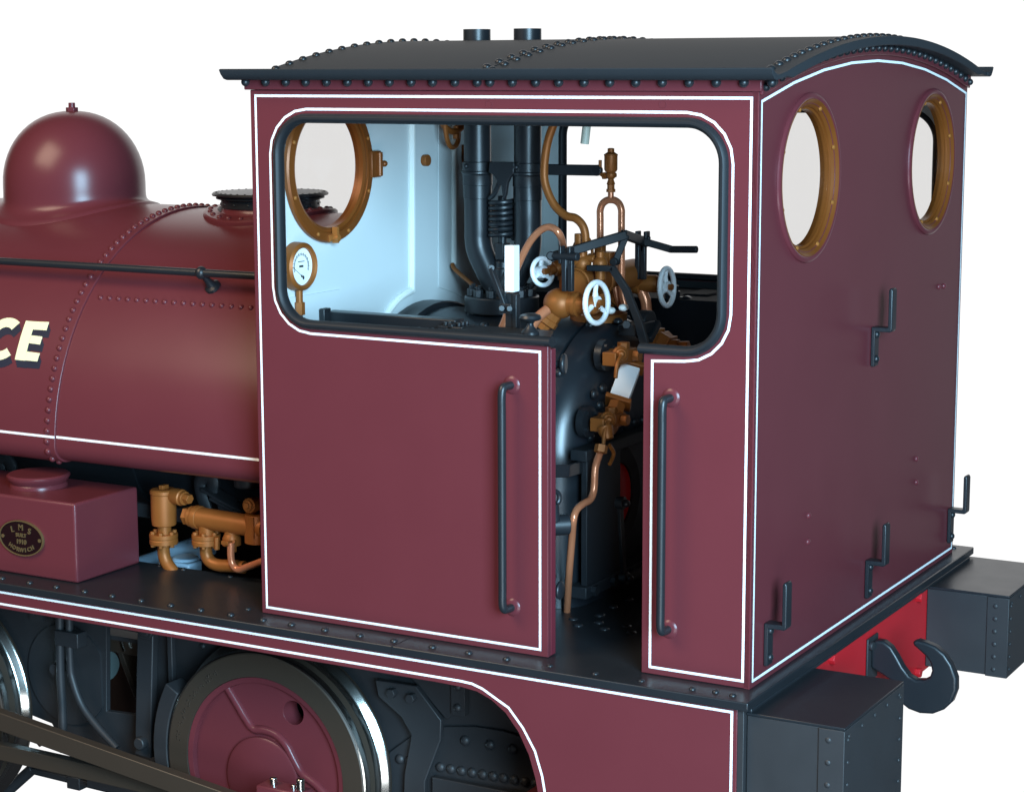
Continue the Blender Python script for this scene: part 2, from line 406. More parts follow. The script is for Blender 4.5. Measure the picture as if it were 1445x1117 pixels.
def window(name, c, x, sg, R, ri, mat_, label=None, hinge=None, outer_ring=True):
    """porthole; sg=+1 frame shows towards +x"""
    m = MB(); o = (x, c[0], c[1])
    if outer_ring: pf = [(ri, -.048), (ri, -.022), (ri+.009, -.020), (ri+.010, -.012), (R-.008, .006), (R-.003, .010), (R, .008), (R, -.002), (ri+.018, -.024), (ri+.014, -.052), (ri, -.052)]
    else: pf = [(ri, -.02), (ri, .010), (ri+.012, .016), (ri+.022, .012), (ri+.024, .022), (R-.006, .022), (R, .014), (R, 0), (ri+.016, 0), (ri+.012, -.03), (ri, -.03)]
    m.annulus(o, (sg, 0, 0), pf)
    w = m.build(name, mat_, root, 0, label)
    m = MB()
    for i in range(8):
        q = 2*PI*(i+.5)/8; rq = R-.018 if outer_ring else (R+ri+.02)/2; m.lathe((x+sg*(-.004 if outer_ring else .021), c[0]+rq*math.cos(q), c[1]+rq*math.sin(q)), (sg, 0, 0), [(.009, 0), (.0085, .005), (.004, .008)], 12)
    m.build('screw', 'brass', w)
    m = MB(); m.lathe((x-sg*(.036 if outer_ring else .012), c[0], c[1]), (sg, 0, 0), [(ri+.002, 0), (ri+.002, .003)], 64); m.build('glass_pane', 'glass', w)
    if outer_ring:
        m = MB(); m.ring((x, c[0], c[1]), (1, 0, 0), R+.008, .014, 64, 12, .8); m.build('seal_ring', 'maroon', w)
    if hinge:
        m = MB(); y = c[0]+hinge*(R-.005)
        m.box((x, min(y-hinge*.02, y+hinge*.05), c[1]-.055), (x+sg*.03, max(y-hinge*.02, y+hinge*.05), c[1]+.055))
        m.cyl((x+sg*.034, y+hinge*.03, c[1]-.05), (x+sg*.034, y+hinge*.03, c[1]+.05), .014); m.ball((x+sg*.034, y+hinge*.066, c[1]), .014)
        m.build('hinge', mat_, w, .003)
        m = MB(); m.cyl((x, c[0], c[1]-R+.02), (x+sg*.05, c[0], c[1]-R+.02), .013); m.box((x+sg*.02, c[0]-.007, c[1]-R+.0), (x+sg*.045, c[0]+.007, c[1]-R+.065))
        m.cyl((x+sg*.02, c[0]-.035, c[1]-R+.02), (x+sg*.02, c[0]+.035, c[1]-R+.02), .015); m.build('latch', 'brass', w)
    return w
for c in RC: window('rear_window', c, .001, 1, .280, .243, 'bronzed')

# lamp irons on the rear sheet
def lamp_iron(y, z0):
    m = MB(); w = .026; t = .017; h1 = .15; out = .085
    pr = [(0, z0), (t, z0), (t, z0+h1-.012), (out, z0+h1-.012), (out, z0+h1+.155), (out-t, z0+h1+.155), (out-t, z0+h1+.005), (0, z0+h1+.005)]
    pr = [(0.001, z0), (t, z0), (t, z0+h1-.012), (out-.01, z0+h1-.012), (out-.002, z0+h1-.008), (out, z0+h1+.002), (out, z0+h1+.150), (out-.005, z0+h1+.160), (out-t+.004, z0+h1+.160), (out-t, z0+h1+.150), (out-t, z0+h1+.006), (0.001, z0+h1+.006)]
    m.prism(pr, 'xz', y-w, y+w); o = m.build('lamp_iron', 'black', root, .004)
    m = MB()
    for z in (z0+.028, z0+.125): m.rivet((t, y, z), (1, 0, 0), .015)
    m.build('rivet', 'black', o)
for y, z in ((1.192, .990), (1.189, .058), (.145, .055), (2.258, .062)): lamp_iron(y, z)

# ================================================================== buffer beam, dumb buffers, hook
m = MB(); m.box((.0, -.09, -.42), (.035, W+.12, -.034)); beam = m.build('buffer_beam', 'red', root, .003)
m = MB(); m.box((.0352, -.10, -.050), (.052, W+.10, -.0335)); m.build('edge_angle', 'black', beam, .004)
m = MB()
for u, v in ((1315, 828), (1295, 842), (1313, 873), (1172, 929), (1293, 948), (1316, 846)):
    p = at(u, v, 'x', .036); m.hexa((.034, p.y, p.z), (.058, p.y, p.z), .021)
m.build('bolt', 'red', beam, .002)
m = MB(); m.box((.0105, -.1285, -.62), (.0345, -.092, -.034)); m.build('beam_end', 'dark', beam, .002)
def buffer(y0, y1, z1=-.42):
    m = MB(); zt, zb = -.045, z1
    m.box((.036, y0, zb), (.385, y1, zt-.010)); b = m.build('dumb_buffer', 'dark', root, .004)
    m = MB(); m.box((.0362, y0-.004, zt-.0095), (.392, y1+.004, zt)); m.build('top_plate', 'black', b, .002)
    m = MB(); m.prism([(.30, y0-.007), (.393, y0-.007), (.393, y1+.007), (.30, y1+.007), (.30, y1+.0005), (.3855, y1+.0005), (.3855, y0-.0005), (.30, y0-.0005)], 'xy', zb-.002, zt-.011)
    m.build('face_plate', 'dark', b, .002)
    m = MB()
    for i in range(6):
        z = zt-.05-i*(zt-zb-.08)/5; m.rivet((.335, y0-.007, z), (0, -1, 0), .011, .006); m.rivet((.393, y0+.03, z), (1, 0, 0), .008); m.rivet((.393, y1-.03, z), (1, 0, 0), .008)
    for i in range(5):
        y = y0+.04+i*(y1-y0-.08)/4; m.rivet((.393, y, zt-.04), (1, 0, 0), .009, .006)
    m.build('rivet_row', 'dark', b)
    return b
buffer(-.105, .495, -.52); buffer(1.865, 2.47, -.40)
# drawhook: flat forging in the vertical plane of the centre line
def yh(u, v): p = at(u, v, 'y', YC); return (p.x, p.z)
hk = [yh(*q) for q in ((1231, 940), (1231, 905), (1240, 901), (1250, 903), (1260, 911), (1268, 924), (1276, 939), (1285, 951), (1295, 957), (1306, 957), (1314, 953), (1317, 944), (1315, 933), (1308, 923), (1298, 914), (1290, 907), (1291, 903), (1297, 901),
      (1308, 904), (1322, 910), (1335, 921), (1345, 936), (1352, 955), (1352, 972), (1346, 988), (1334, 999), (1318, 1005), (1300, 1004), (1284, 998), (1273, 989), (1268, 975), (1262, 960), (1248, 950))]
m = MB(); m.prism(hk, 'xz', YC-.024, YC+.024)
hook = m.build('drawhook', 'black', root, .017, ang=50); hook.modifiers[0].segments = 4; hook.modifiers[0].angle_limit = math.radians(55)
m = MB(); m.box((.036, YC-.06, -.27), (.045, YC+.06, -.09)); m.cyl((.045, YC-.04, -.12), (.06, YC-.04, -.12), .018); m.build('hook_plate', 'dark', hook, .003)

# ================================================================== saddle tank
TR, TZ = .998, .509
def ty(z, off=0.):   # near side surface y at height z
    return YC-math.sqrt(max((TR+off)**2-(z-TZ)**2, 0))
def tank_prof(off=0.):
    p = []
    for i in range(49):
        a = math.radians(180*i/48); p.append((YC-(TR+off)*math.cos(a), TZ+(TR+off)*math.sin(a)))   # near bottom -> over -> far
    r = .075; nearb = [(YC-TR-off+(r+off)-(r+off)*math.cos(math.radians(t)), .545-(r+off)*math.sin(math.radians(t))) for t in range(0, 91, 10)]
    p = [q for q in p if q[1] >= .545]
    nearb = list(reversed(nearb)); farb = [(2*YC-a, b) for a, b in reversed(nearb)]
    return nearb+p+farb
def tank(x0, x1, off):
    m = MB(); m.prism(tank_prof(off), 'yz', x0, x1); return m
t = tank(-6.6, -L-.001, 0).build('saddle_tank', 'maroon', root, ang=20)
tank(-6.6, -3.302, .009).build('lap_plate', 'maroon', t, .004, ang=20)
m = MB()
pr = tank_prof(.009); d = [0]
for i in range(1, len(pr)): d.append(d[-1]+math.dist(pr[i], pr[i-1]))
s_ = .012
while s_ < d[-1]*.62:
    i = max(j for j in range(len(d)) if d[j] <= s_); f = (s_-d[i])/(d[min(i+1, len(d)-1)]-d[i]); a, b = pr[i], pr[i+1]
    y, z = a[0]+(b[0]-a[0])*f, a[1]+(b[1]-a[1])*f; n = V((0, -(b[1]-a[1]), b[0]-a[0])).normalized()
    if n.z < -.9 and 0: pass
    c = V((0, YC, TZ)); n = n if n.dot(V((0, y, z))-V((0, YC, .8))) > 0 else -n
    m.rivet((-3.345, y, z), n, .0145, .0145); s_ += .0455
x = -3.235
while x < -2.12: z = 1.165; y = ty(z); m.rivet((x, y, z), (0, y-YC, z-TZ), .0125, .0135); x += .0505
m.build('rivet_row', 'maroon', t)
m = MB(); zl = .583
for x0, x1, o in ((-6.5, -3.304, .009), (-3.3, -L-.002, 0)):
    a0 = ty(zl-.005, o)-.0015; a1 = ty(zl+.005, o)-.0015
    m.add([(x0, a0, zl-.005), (x1, a0, zl-.005), (x1, a1, zl+.005), (x0, a1, zl+.005), (x0, a0+.004, zl-.005), (x1, a0+.004, zl-.005), (x1, a1+.004, zl+.005), (x0, a1+.004, zl+.005)],
          [(0, 1, 2, 3), (4, 5, 6, 7), (0, 1, 5, 4), (1, 2, 6, 5), (2, 3, 7, 6), (3, 0, 4, 7)])
m.build('lining', 'white', t, whole=True)
# lettering (visible end of the name)
def tl(u, v, o):
    p = at(u, v, 'y', .19)
    for _ in range(4): p = at(u, v, 'y', ty(p.z, .009)-o)
    return p
def letter(name, quads, m_, o):
    mm = MB()
    for q in quads:   # q: four photo corners, subdivided in z to follow the tank
        P = [tl(*c, o) for c in q]; n = 6
        for k in range(n):
            a0, a1 = k/n, (k+1)/n
            l0 = P[0].lerp(P[3], a0); r0 = P[1].lerp(P[2], a0); l1 = P[0].lerp(P[3], a1); r1 = P[1].lerp(P[2], a1)
            vs = []
            for p in (l0, r0, r1, l1): vs.append((p.x, ty(p.z, .009)-o, p.z))
            for p in (l0, r0, r1, l1): vs.append((p.x, ty(p.z, .009)+.002, p.z))
            mm.add(vs, [(0, 1, 2, 3), (4, 5, 6, 7), (0, 1, 5, 4), (1, 2, 6, 5), (2, 3, 7, 6), (3, 0, 4, 7)])
    return mm.build(name, m_, t)
E_ = [((36.5, 452.5), (50, 453.5), (34.5, 508.8), (20.8, 507.2)), ((49.5, 453.5), (68.8, 454.3), (65.5, 466), (46.4, 464.8)),
      ((44, 473), (59.5, 474.8), (56.3, 486), (41, 484)), ((38, 495.8), (55.8, 498.2), (52.5, 509.8), (34.5, 508.3))]
cen = [(-4.5, 481.5)]
C_ = []
import itertools
def cpt(a, r):   # slanted ellipse for the C
    x = 9.5+math.cos(a)*r[0]; y = 478.2-math.sin(a)*r[1]; return (x-(y-478)*.28-5, y)
angs = [math.radians(50+260*i/22) for i in range(23)]
for a, b in zip(angs, angs[1:]): C_.append((cpt(a, (26, 30)), cpt(b, (26, 30)), cpt(b, (13, 17)), cpt(a, (13, 17))))
def shift(qs, dx, dy): return [tuple((u+dx, v+dy) for u, v in q) for q in qs]
sh = []
for k in range(1, 9): sh += shift(E_+C_, 2.6*k/8, 10.5*k/8)
letter('letter_shade', shift(C_+E_, 2.6, 10.5)+shift(C_+E_, 1.8, 7.5)+shift(C_+E_, .9, 4.), 'shade', .0012)
letter('lettering', E_+C_, 'letter', .0026)

# ------------------------------------------------------------------ dome
DR = .337; DX = at(104.5, 235, 'y', YC).x
m = MB(); n = 72; rings = []
def zt_(x, y, off=.0): return TZ+math.sqrt((TR+off)**2-(y-YC)**2)
for s2 in [0, .03, .06, .1, .16, .25, .36, .5, .68, .84, 1.]:   # flared skirt
    ring = []
    for i in range(n):
        q = 2*PI*i/n; rr = DR+.085*(1-s2)**7
        x = DX+rr*math.cos(q); y = YC+rr*math.sin(q); zb = zt_(x, y, .009)+(.010 if s2 > 0 else -.01); ring.append((x, y, zb+(1.60-zb)*(s2**1.25 if s2 > .03 else 0)))
    rings.append(ring)
for k in range(1, 15):
    a = PI/2*k/15; rr = DR*math.cos(a)**.92; z = 1.605+.345*math.sin(a)
    rings.append([(DX+rr*math.cos(2*PI*i/n), YC+rr*math.sin(2*PI*i/n), z) for i in range(n)])
vs = [p for r in rings for p in r]; fs = []
for j in range(len(rings)-1):
    for i in range(n): fs.append((j*n+i, j*n+(i+1) % n, (j+1)*n+(i+1) % n, (j+1)*n+i))
fs.append(tuple((len(rings)-1)*n+i for i in range(n)))
m.add(vs, fs); dome = m.build('dome', 'maroon', root, ang=60)
m = MB(); m.hexa((DX, YC, 1.947), (DX, YC, 1.966), .030); m.cyl((DX, YC, 1.96), (DX, YC, 1.988), .016); m.build('dome_nut', 'maroon', dome, .002)

# ------------------------------------------------------------------ filler
FX = -2.866
m = MB(); m.lathe((FX, YC, 1.44), (0, 0, 1), [(.27, 0), (.245, .05), (.225, .065), (.218, .08), (.218, .088)], 64)
fil = m.build('tank_filler', 'maroon', root)
m = MB(); vs = []; n = 64
for r_, dz in ((.305, .0), (.305, .014), (.298, .020), (.24, .022), (.23, .0)):
    for i in range(n):
        q = 2*PI*i/n; x = FX+r_*math.cos(q); y = YC+r_*math.sin(q); vs.append((x, y, zt_(x, y)+dz))
fs = [(j*n+i, j*n+(i+1) % n, ((j+1) % 5)*n+(i+1) % n, ((j+1) % 5)*n+i) for j in range(5) for i in range(n)]
m.add(vs, fs)
for i in range(26):
    q = 2*PI*i/26; x = FX+.273*math.cos(q); y = YC+.273*math.sin(q); m.rivet((x, y, zt_(x, y)+.02), (0, (y-YC), TR), .013)
m.build('flange', 'maroon', fil)
m = MB(); m.lathe((FX, YC, 1.526), (0, 0, 1), [(.224, 0), (.224, .034), (.232, .036), (.246, .040), (.246, .046), (.238, .050), (.262, .054), (.265, .060), (.258, .068), (.05, .074)], 72)
for i in range(40): q = 2*PI*i/40; m.rivet((FX+.246*math.cos(q), YC+.246*math.sin(q), 1.595), (0, 0, 1), .0065, .0035)
for i in range(18): q = 2*PI*i/18; m.rivet((FX+.224*math.cos(q), YC+.224*math.sin(q), 1.543), (math.cos(q), math.sin(q), 0), .007)
m.build('lid', 'black', fil)

# ------------------------------------------------------------------ tank handrail
ry = .41
a = at(0, 370, 'y', ry); b = at(358, 387.5, 'y', ry)
m = MB(); m.cyl((-6.5, ry, (a.z+b.z)/2), (-L+.0, ry, (a.z+b.z)/2), .0165, n=20); zR = (a.z+b.z)/2
rail = m.build('tank_handrail', 'black', root)
p = at(284, 383, 'y', ry); q = at(298, 403, 'y', ty(1.262)-.004)
m = MB(); m.ball((p.x, ry, zR), .028, sc=(.9, 1, 1)); 
q = at(301, 405.5, 'y', .49)
for _ in range(5): q = at(301, 405.5, 'y', ty(q.z)); d = (V((p.x, ry, zR))-q)
m.lathe(q, d, [(.036, 0), (.034, .012), (.022, .02), (.015, .045), (.014, d.length*.7), (.018, d.length)], 24); m.build('stanchion', 'black', rail)

# ================================================================== sandbox on the footplate, with plate
m = MB(); m.box((-3.95, .0, .001), (-3.062, .41, .345)); sb = m.build('sand_box', 'maroon', root, .012); sb.modifiers[0].segments = 3
c = at(55, 690, 'y', .215); sx = c.x+.0
m = MB(); m.lathe((sx, .215, .345), (0, 0, 1), [(.125, 0), (.125, .010), (.120, .018), (.126, .026), (.132, .036), (.137, .044), (.137, .052), (.128, .058), (.02, .058)], 56); m.build('lid', 'maroon', sb)
pc = at(31.5, 758.5, 'y', -.002); px, pz = pc.x, pc.z; ea, eb = .124, .0775
ell = [(px+ea*math.cos(2*PI*i/72), pz+eb*math.sin(2*PI*i/72)) for i in range(72)]; el2 = [(px+(ea-.005)*math.cos(2*PI*i/72), pz+(eb-.005)*math.sin(2*PI*i/72)) for i in range(72)]
m = MB(); m.prism(el2, 'xz', -.008, -.001); pq = m.build('works_plate', 'plaque', sb)
m = MB(); m.prism(ell, 'xz', -.012, -.0005, holes=[el2])
m.cyl((px+.104, -.007, pz), (px+.104, -.012, pz), .008, n=14); m.cyl((px-.104, -.007, pz), (px-.104, -.012, pz), .008, n=14)
def text_mesh(s, size, fn, depth=.003, off=0.0):
    """append font glyph outlines to MB through fn(x,y,side)"""
    cu = bpy.data.curves.new('t', 'FONT'); cu.body = s; cu.size = size; cu.align_x = 'CENTER'; cu.align_y = 'CENTER'; cu.extrude = .5; cu.offset = off; cu.resolution_u = 3
    ob = bpy.data.objects.new('t', cu); COL.objects.link(ob); dg = bpy.context.evaluated_depsgraph_get(); me = ob.evaluated_get(dg).to_mesh()
    vs = [fn(v.co.x, v.co.y, v.co.z > 0) for v in me.vertices]; fs = [tuple(p.vertices) for p in me.polygons]
    ob.to_mesh_clear(); bpy.data.objects.remove(ob); return vs, fs
def ptxt(s, size, cx, cz, rot=0.):
    cr, sr = math.cos(rot), math.sin(rot)
    m.add(*text_mesh(s, size, lambda x, y, f: (cx+x*cr-y*sr, -.0115 if f else -.007, cz+x*sr+y*cr), off=.0006))
for ch, dx, dz, ro in (('L', -.048, .034, .22), ('M', 0, .046, 0), ('S', .048, .034, -.22)): ptxt(ch, .036, px+dx, pz+dz, ro)
ptxt('BUILT', .0225, px, pz+.0125); ptxt('1910', .029, px, pz-.0165)
for i, ch in enumerate('HORWICH'):
    a_ = (i-3)*.172; ptxt(ch, .0255, px+.125*math.sin(a_), pz-.0525+.125*(1-math.cos(a_)), a_)
m.build('raised_letters', mat('plate_brass', (.14, .085, .035), .5, metal=.3), sb)

# ================================================================== boiler below the tank, firebox, lagging
m = MB(); m.cyl((-6.5, YC, .52), (-2.12, YC, .52), .50, n=72); boil = m.build('boiler_barrel', 'blackm', root, ang=40)
m = MB()
for x0, x1 in ((-6.5, -3.32), ): m.cyl((x0, YC, .52), (x1, YC, .52), .512, n=72)
m.build('cleading_band', 'black', boil)
FR, FZ = .555, .565   # firebox half width and arch centre
def fprof(r): return [(YC-r, .001)]+[(YC-r*math.cos(PI*i/28), FZ+r*math.sin(PI*i/28)) for i in range(29)]+[(YC+r, .001)]
m = MB(); m.prism(fprof(FR), 'yz', -2.06, -1.19); fb = m.build('firebox', 'gloss', root, ang=25)
m = MB(); m.prism(fprof(FR+.022), 'yz', -2.058, -1.95); m.build('cleading_band', 'black', fb, .006, ang=25)
# rounded flanged backhead
m = MB(); rg = []; K = 9
for k in range(K+1):
    t_ = PI/2*k/K; rg.append([(-1.17+.15*math.sin(t_), y, z) for y, z in fprof(FR+.004-.15*(1-math.cos(t_)))])
nn = len(rg[0]); vs = [p for r in rg for p in r]; fs = [(j*nn+i, j*nn+i+1, (j+1)*nn+i+1, (j+1)*nn+i) for j in range(K) for i in range(nn-1)]
fs.append(tuple(K*nn+i for i in range(nn))); fs.append(tuple(reversed(range(nn)))); m.add(vs, fs)
bh = m.build('backhead', 'gloss', fb, ang=40)
m = MB()
for k in range(5): p = V((-1.155, YC-(FR+.004)*math.cos(math.radians(8+k*34)), FZ+(FR+.004)*math.sin(math.radians(8+k*34)))); m.rivet(p, (0, p.y-YC, p.z-FZ), .021)
for x_, a_ in ((-1.155, 75), (-1.155, 90), (-1.06, 82), (-1.75, 80), (-1.62, 68)):
    p = V((x_, YC-(FR+.0)*math.cos(math.radians(a_)), FZ+(FR+.0)*math.sin(math.radians(a_)))); m.rivet(p, (0, p.y-YC, p.z-FZ), .02)
m.build('stay_rivet', 'black', fb)
m = MB()
for u, v in ((880, 542), (850, 548), (838, 556), (846, 572), (833, 617), (868, 602), (882, 599), (895, 596), (907, 593), (878, 586), (835, 585), (869, 600)):
    p = at(u, v, 'x', -1.018); m.rivet(p, (1, 0, 0), .022)
m.build('stay_rivet', 'black', fb)
# firehole, doors and lever
fc = at(893, 692, 'x', -1.0); fy, fz = fc.y-.135, fc.z
m = MB(); m.annulus((-1.02, fy, fz), (1, 0, 0), [(.140, 0), (.140, .018), (.20, .022), (.215, .012), (.215, 0)]); fh = m.build('firehole', 'blackm', root)
m = MB(); m.lathe((-1.018, fy, fz), (1, 0, 0), [(.142, 0), (.142, .006)], 48); m.build('firehole_mouth', mat('bright_red_door', (.62, .012, .014), .45), fh)
m = MB(); p0 = at(857, 640, 'x', -.955); p1 = at(876, 800, 'x', -.955); m.box((-.985, p0.y-.17, p1.z-.02), (-.958, p1.y, p0.z+.03)); m.build('sliding_door', 'blackm', fh, .003)
m = MB(); m.box((-1.018, p0.y-.2, p0.z-.0), (-.945, 1.62, p0.z+.045)); m.box((-1.018, p0.y-.2, p1.z-.06), (-.945, 1.62, p1.z-.012)); m.build('door_runner', 'blackm', fh, .004)
m = MB()
for k in range(4): m.hexa((-.945, p0.y-.14+k*.17, p1.z-.035), (-.925, p0.y-.14+k*.17, p1.z-.035), .022)
m.build('runner_bolt', 'black', fh)
xL = -.90; a = at(875, 709, 'x', xL); b = at(880, 815, 'x', xL); c = at(922, 800, 'x', xL)
m = MB(); m.bar((xL, a.y, a.z), (xL, b.y, b.z), .03, .016, (1, 0, 0)); m.bar((xL+.012, b.y-.01, b.z), (xL+.012, c.y+.15, c.z+.02), .016, .03)
for q in (a, b): m.cyl((xL-.015, q.y, q.z), (xL+.02, q.y, q.z), .026); m.ball((xL+.028, q.y, q.z), .016)
m.build('door_lever', 'black', fh, .003)

# ================================================================== cab front sheet with windows
FC = [(.462, 1.752), (1.865, 1.752)]
m = MB(); m.prism([(0.03, .001), (W-.03, .001)]+[(min(max(y, .03), W-.03), rtop(y)) for y in reversed(yy)], 'yz', -L-.0, -L+.02, holes=[circ(*c, .262) for c in FC])
fp = m.build('cab_front', 'maroon', root)
m = MB(); m.prism([(0.031, .97), (W-.031, .97)]+[(min(max(y, .031), W-.031), rtop(y)-.004) for y in reversed(yy)], 'yz', -L+.021, -L+.032, holes=[circ(*c, .262) for c in FC])
m.build('inner_sheet', 'cream', fp)
XI = -L+.033
m = MB()   # vertical joint beads and the flared edge round the firebox arch
def fyz(u, v): p = at(u, v, 'x', XI); return (XI+.006, p.y, p.z)
m.tube([fyz(579.5, 120), fyz(579.5, 411)], .016, 10, smooth=False)
m.tube([fyz(579.5, 409), fyz(565, 418), fyz(553, 430), fyz(540, 450), fyz(530, 470)], .016, 10)
m.tube([fyz(638.5, 120), fyz(638.5, 373)], .015, 10, smooth=False)
m.build('joint_bead', 'bead', fp)
m = MB(); q = [fyz(618, 120)[1:], fyz(618, 405)[1:], fyz(640, 413)[1:], fyz(690, 440)[1:], (2.2, 1.0), (2.2, 2.1)]
m.prism(q, 'yz', XI, XI+.004)
p = fyz(478, 408); m.box((XI, .035, 1.0), (XI+.006, p[1], p[2])); m.build('doubling_plate', 'cream', fp, .001)
m = MB(); p = at(601, 226, 'x', XI); m.cyl((XI, p.y-.02, p.z), (XI+.026, p.y-.02, p.z), .025); m.build('plug', 'bronze', fp, .003)
window('front_window', FC[0], XI+.004, 1, .305, .243, 'bronzed', hinge=1, outer_ring=False)
window('front_window', FC[1], XI+.004, 1, .305, .243, 'bronzed', hinge=-1, outer_ring=False)
# hanging bronze hook strap
m = MB(); g = lambda u, v: at(u, v, 'x', -1.97)
m.tube([g(627, 150), g(628, 175), g(631, 197), g(636, 207), g(643, 206), g(647, 195), g(646, 176)], .011, 8)
m.cyl(g(644, 178), g(644, 196), .015); m.ring(g(640, 158), (1, -.2, 0), .085, .014, 32)
m.build('hanging_strap', 'bronze', root)
# pressure gauge
gc = at(424.5, 376, 'x', XI+.03); R = .093
m = MB(); m.annulus((XI, gc.y, gc.z), (1, 0, 0), [(R-.018, .0), (R-.018, .045), (R-.008, .052), (R+.002, .042), (R+.004, 0)], 48)
p = V((XI+.02, gc.y, gc.z-R)); m.cyl(p, p-V((0, 0, .05)), .014); m.hexa(p-V((0, 0, .05)), p-V((0, 0, .10)), .022)
ga = m.build('pressure_gauge', 'bronze', root)
m = MB(); m.lathe((XI+.02, gc.y, gc.z), (1, 0, 0), [(R-.016, 0), (R-.016, .012)], 48); m.build('dial', 'dial', ga)
m = MB(); m.cyl(p-V((0, 0, .10)), p-V((0, 0, .3)), .012); m.build('gauge_pipe', 'black', ga)
m = MB(); xg = XI+.0325
def gp(r, a): a = math.radians(a); return V((xg, gc.y+r*math.cos(a), gc.z+r*math.sin(a)))
for r_ in (.046, .051): m.tube([gp(r_, 200-i*10) for i in range(23)], .0009, 6, smooth=False)
for i in range(13): a_ = 200-i*220/12; m.bar(gp(.044, a_), gp(.056, a_), .001, .0016, (1, 0, 0))
m.bar((xg, gc.y+.013, gc.z-.045), (xg, gc.y-.058, gc.z+.002), .0015, .002, (1, 0, 0)); m.ball((xg, gc.y+.013, gc.z-.045), .008, sc=(.3, .8, 1)); m.ball((xg, gc.y+.002, gc.z-.038), .0055, sc=(.3, 1, 1))
m.bar((xg, gc.y-.022, gc.z+.020), (xg, gc.y+.022, gc.z+.020), .001, .003, (0, 0, 1)); m.bar((xg, gc.y-.014, gc.z+.001), (xg, gc.y+.014, gc.z+.001), .001, .008, (0, 0, 1))
for a_, s in ((180, '0'), (90, '8'), (20, '16')): pass
m.build('dial_markings', 'needle', ga, whole=True)

# ================================================================== bunkers inside the cab
BZ = 1.135
m = MB(); m.prism([(-2.055, .465), (-1.05, .465), (-1.0, .40)]+[(-.88, .10), (-.88, .034)]+[(-.90, .034), (-1.02, .39), (-1.07, .445), (-2.055, .445)], 'xy', .002, BZ-.004)
bk = m.build('coal_bunker', 'black', root, .003)
m = MB(); m.prism([(-1.425, .032), (-.845, .032), (-.86, .10), (-1.03, .470), (-1.425, .470)], 'xy', BZ-.003, BZ+.014); m.build('bunker_lid', 'black', bk, .003)
m = MB(); m.box((-2.05, .40, BZ-.003), (-1.43, .47, BZ+.038)); m.box((-2.055, .37, BZ-.03), (-2.03, .42, BZ+.052)); m.build('top_rail', 'black', bk, .004)
m = MB()
for y in (.14, .40):
    m.cyl((-1.425, y-.05, BZ+.02), (-1.425, y+.05, BZ+.02), .012); m.box((-1.48, y-.05, BZ+.004), (-1.37, y+.05, BZ+.018))
    for dx in (-.03, .03):
        for dy in (-.03, .0, .03): m.hexa((-1.425+dx, y+dy, BZ+.018), (-1.425+dx, y+dy, BZ+.034), .009)
m.build('hinge', 'black', bk, .002)
kp = at(748, 468, 'z', BZ+.014)
m = MB(); m.lathe((kp.x+.04, kp.y-.07, BZ+.014), (0, 0, 1), [(.034, 0), (.034, .010), (.026, .018), (.014, .032), (.012, .042), (.018, .050), (.038, .056), (.043, .064), (.038, .074), (.02, .080)], 32); m.build('lid_knob', 'black', bk)
# knobs and latch on the end of the bunker, seen in the doorway
m = MB(); o = V((-.855, .13, 1.075)); m.lathe(o, (1, .3, 0), [(.014, 0), (.012, .02), (.02, .03), (.036, .036), (.040, .046), (.034, .054)], 28)
o = at(776, 831, 'x', -.87); m.lathe(o-V((.02, 0, 0)), (1, 0.1, 0), [(.026, 0), (.022, .01), (.011, .02), (.010, .040), (.018, .048), (.034, .054), (.036, .064), (.026, .070)], 28)
for u, v in ((779, 812), (778, 848), (778, 758)): p = at(u, v, 'x', -.87); m.ball(p, .018)
o = at(792, 740, 'x', -.88)
m.cyl(o+V((-.03, -.03, 0)), o+V((.02, .02, 0)), .040); m.hexa(o+V((-.03, -.03, 0))+V((.05, -.02, 0))*.0, o+V((.0, -.045, 0)), .026)
m.bar(o+V((-.06, -.05, .09)), o+V((0, 0, 0)), .03, .03); m.ring(at(781, 703, 'x', -.88), (1, -.5, 0), .028, .009, 24); m.cyl(at(781, 710, 'x', -.88), at(783, 735, 'x', -.88), .02)
m.build('door_latch', 'black', bk, .003)
m = MB(); m.bar(at(778, 664, 'x', -.93), at(801, 664, 'x', -.93), .02, .05); m.bar(at(800, 665, 'x', -.93), at(826, 657, 'x', -1.0), .012, .05); m.build('catch_plate', 'black', bk, .004)
# far side bunker / locker and hand brake
m = MB(); m.box((-2.055, 1.80, .002), (-.90, 2.292, 1.13)); m.build('far_bunker', 'soot', root, .01)
m = MB(); a = at(959, 414, 'y', 1.96); b = at(1000, 414, 'y', 1.96)
m.box((a.x, 1.96, .3), (b.x, 2.20, a.z)); lk = m.build('brake_pillar_box', 'soot', root, .02)
hb = at(949, 437, 'y', 1.85)
m = MB(); x_, z_ = hb.x, hb.z
m.cyl((x_, 1.85, .0), (x_, 1.85, z_-.0), .021); m.cyl((x_, 1.85, z_-.015), (x_, 1.85, z_+.085), .034); m.cyl((x_+.012, 1.85, z_+.07), (x_+.012, 1.85, z_+.11), .016); m.lathe((x_, 1.85, z_-.03), (0, 0, 1), [(.026, 0), (.031, .008), (.031, .018)], 24)
m.box((x_+.025, 1.845, z_+.01), (x_+.065, 1.87, z_+.06)); m.cyl((x_+.068, 1.87, z_+.036), (x_+.068, 1.84, z_+.036), .030); m.hexa((x_+.068, 1.86, z_+.036), (x_+.068, 1.825, z_+.036), .018)
m.build('hand_brake_column', 'black', root, .003)

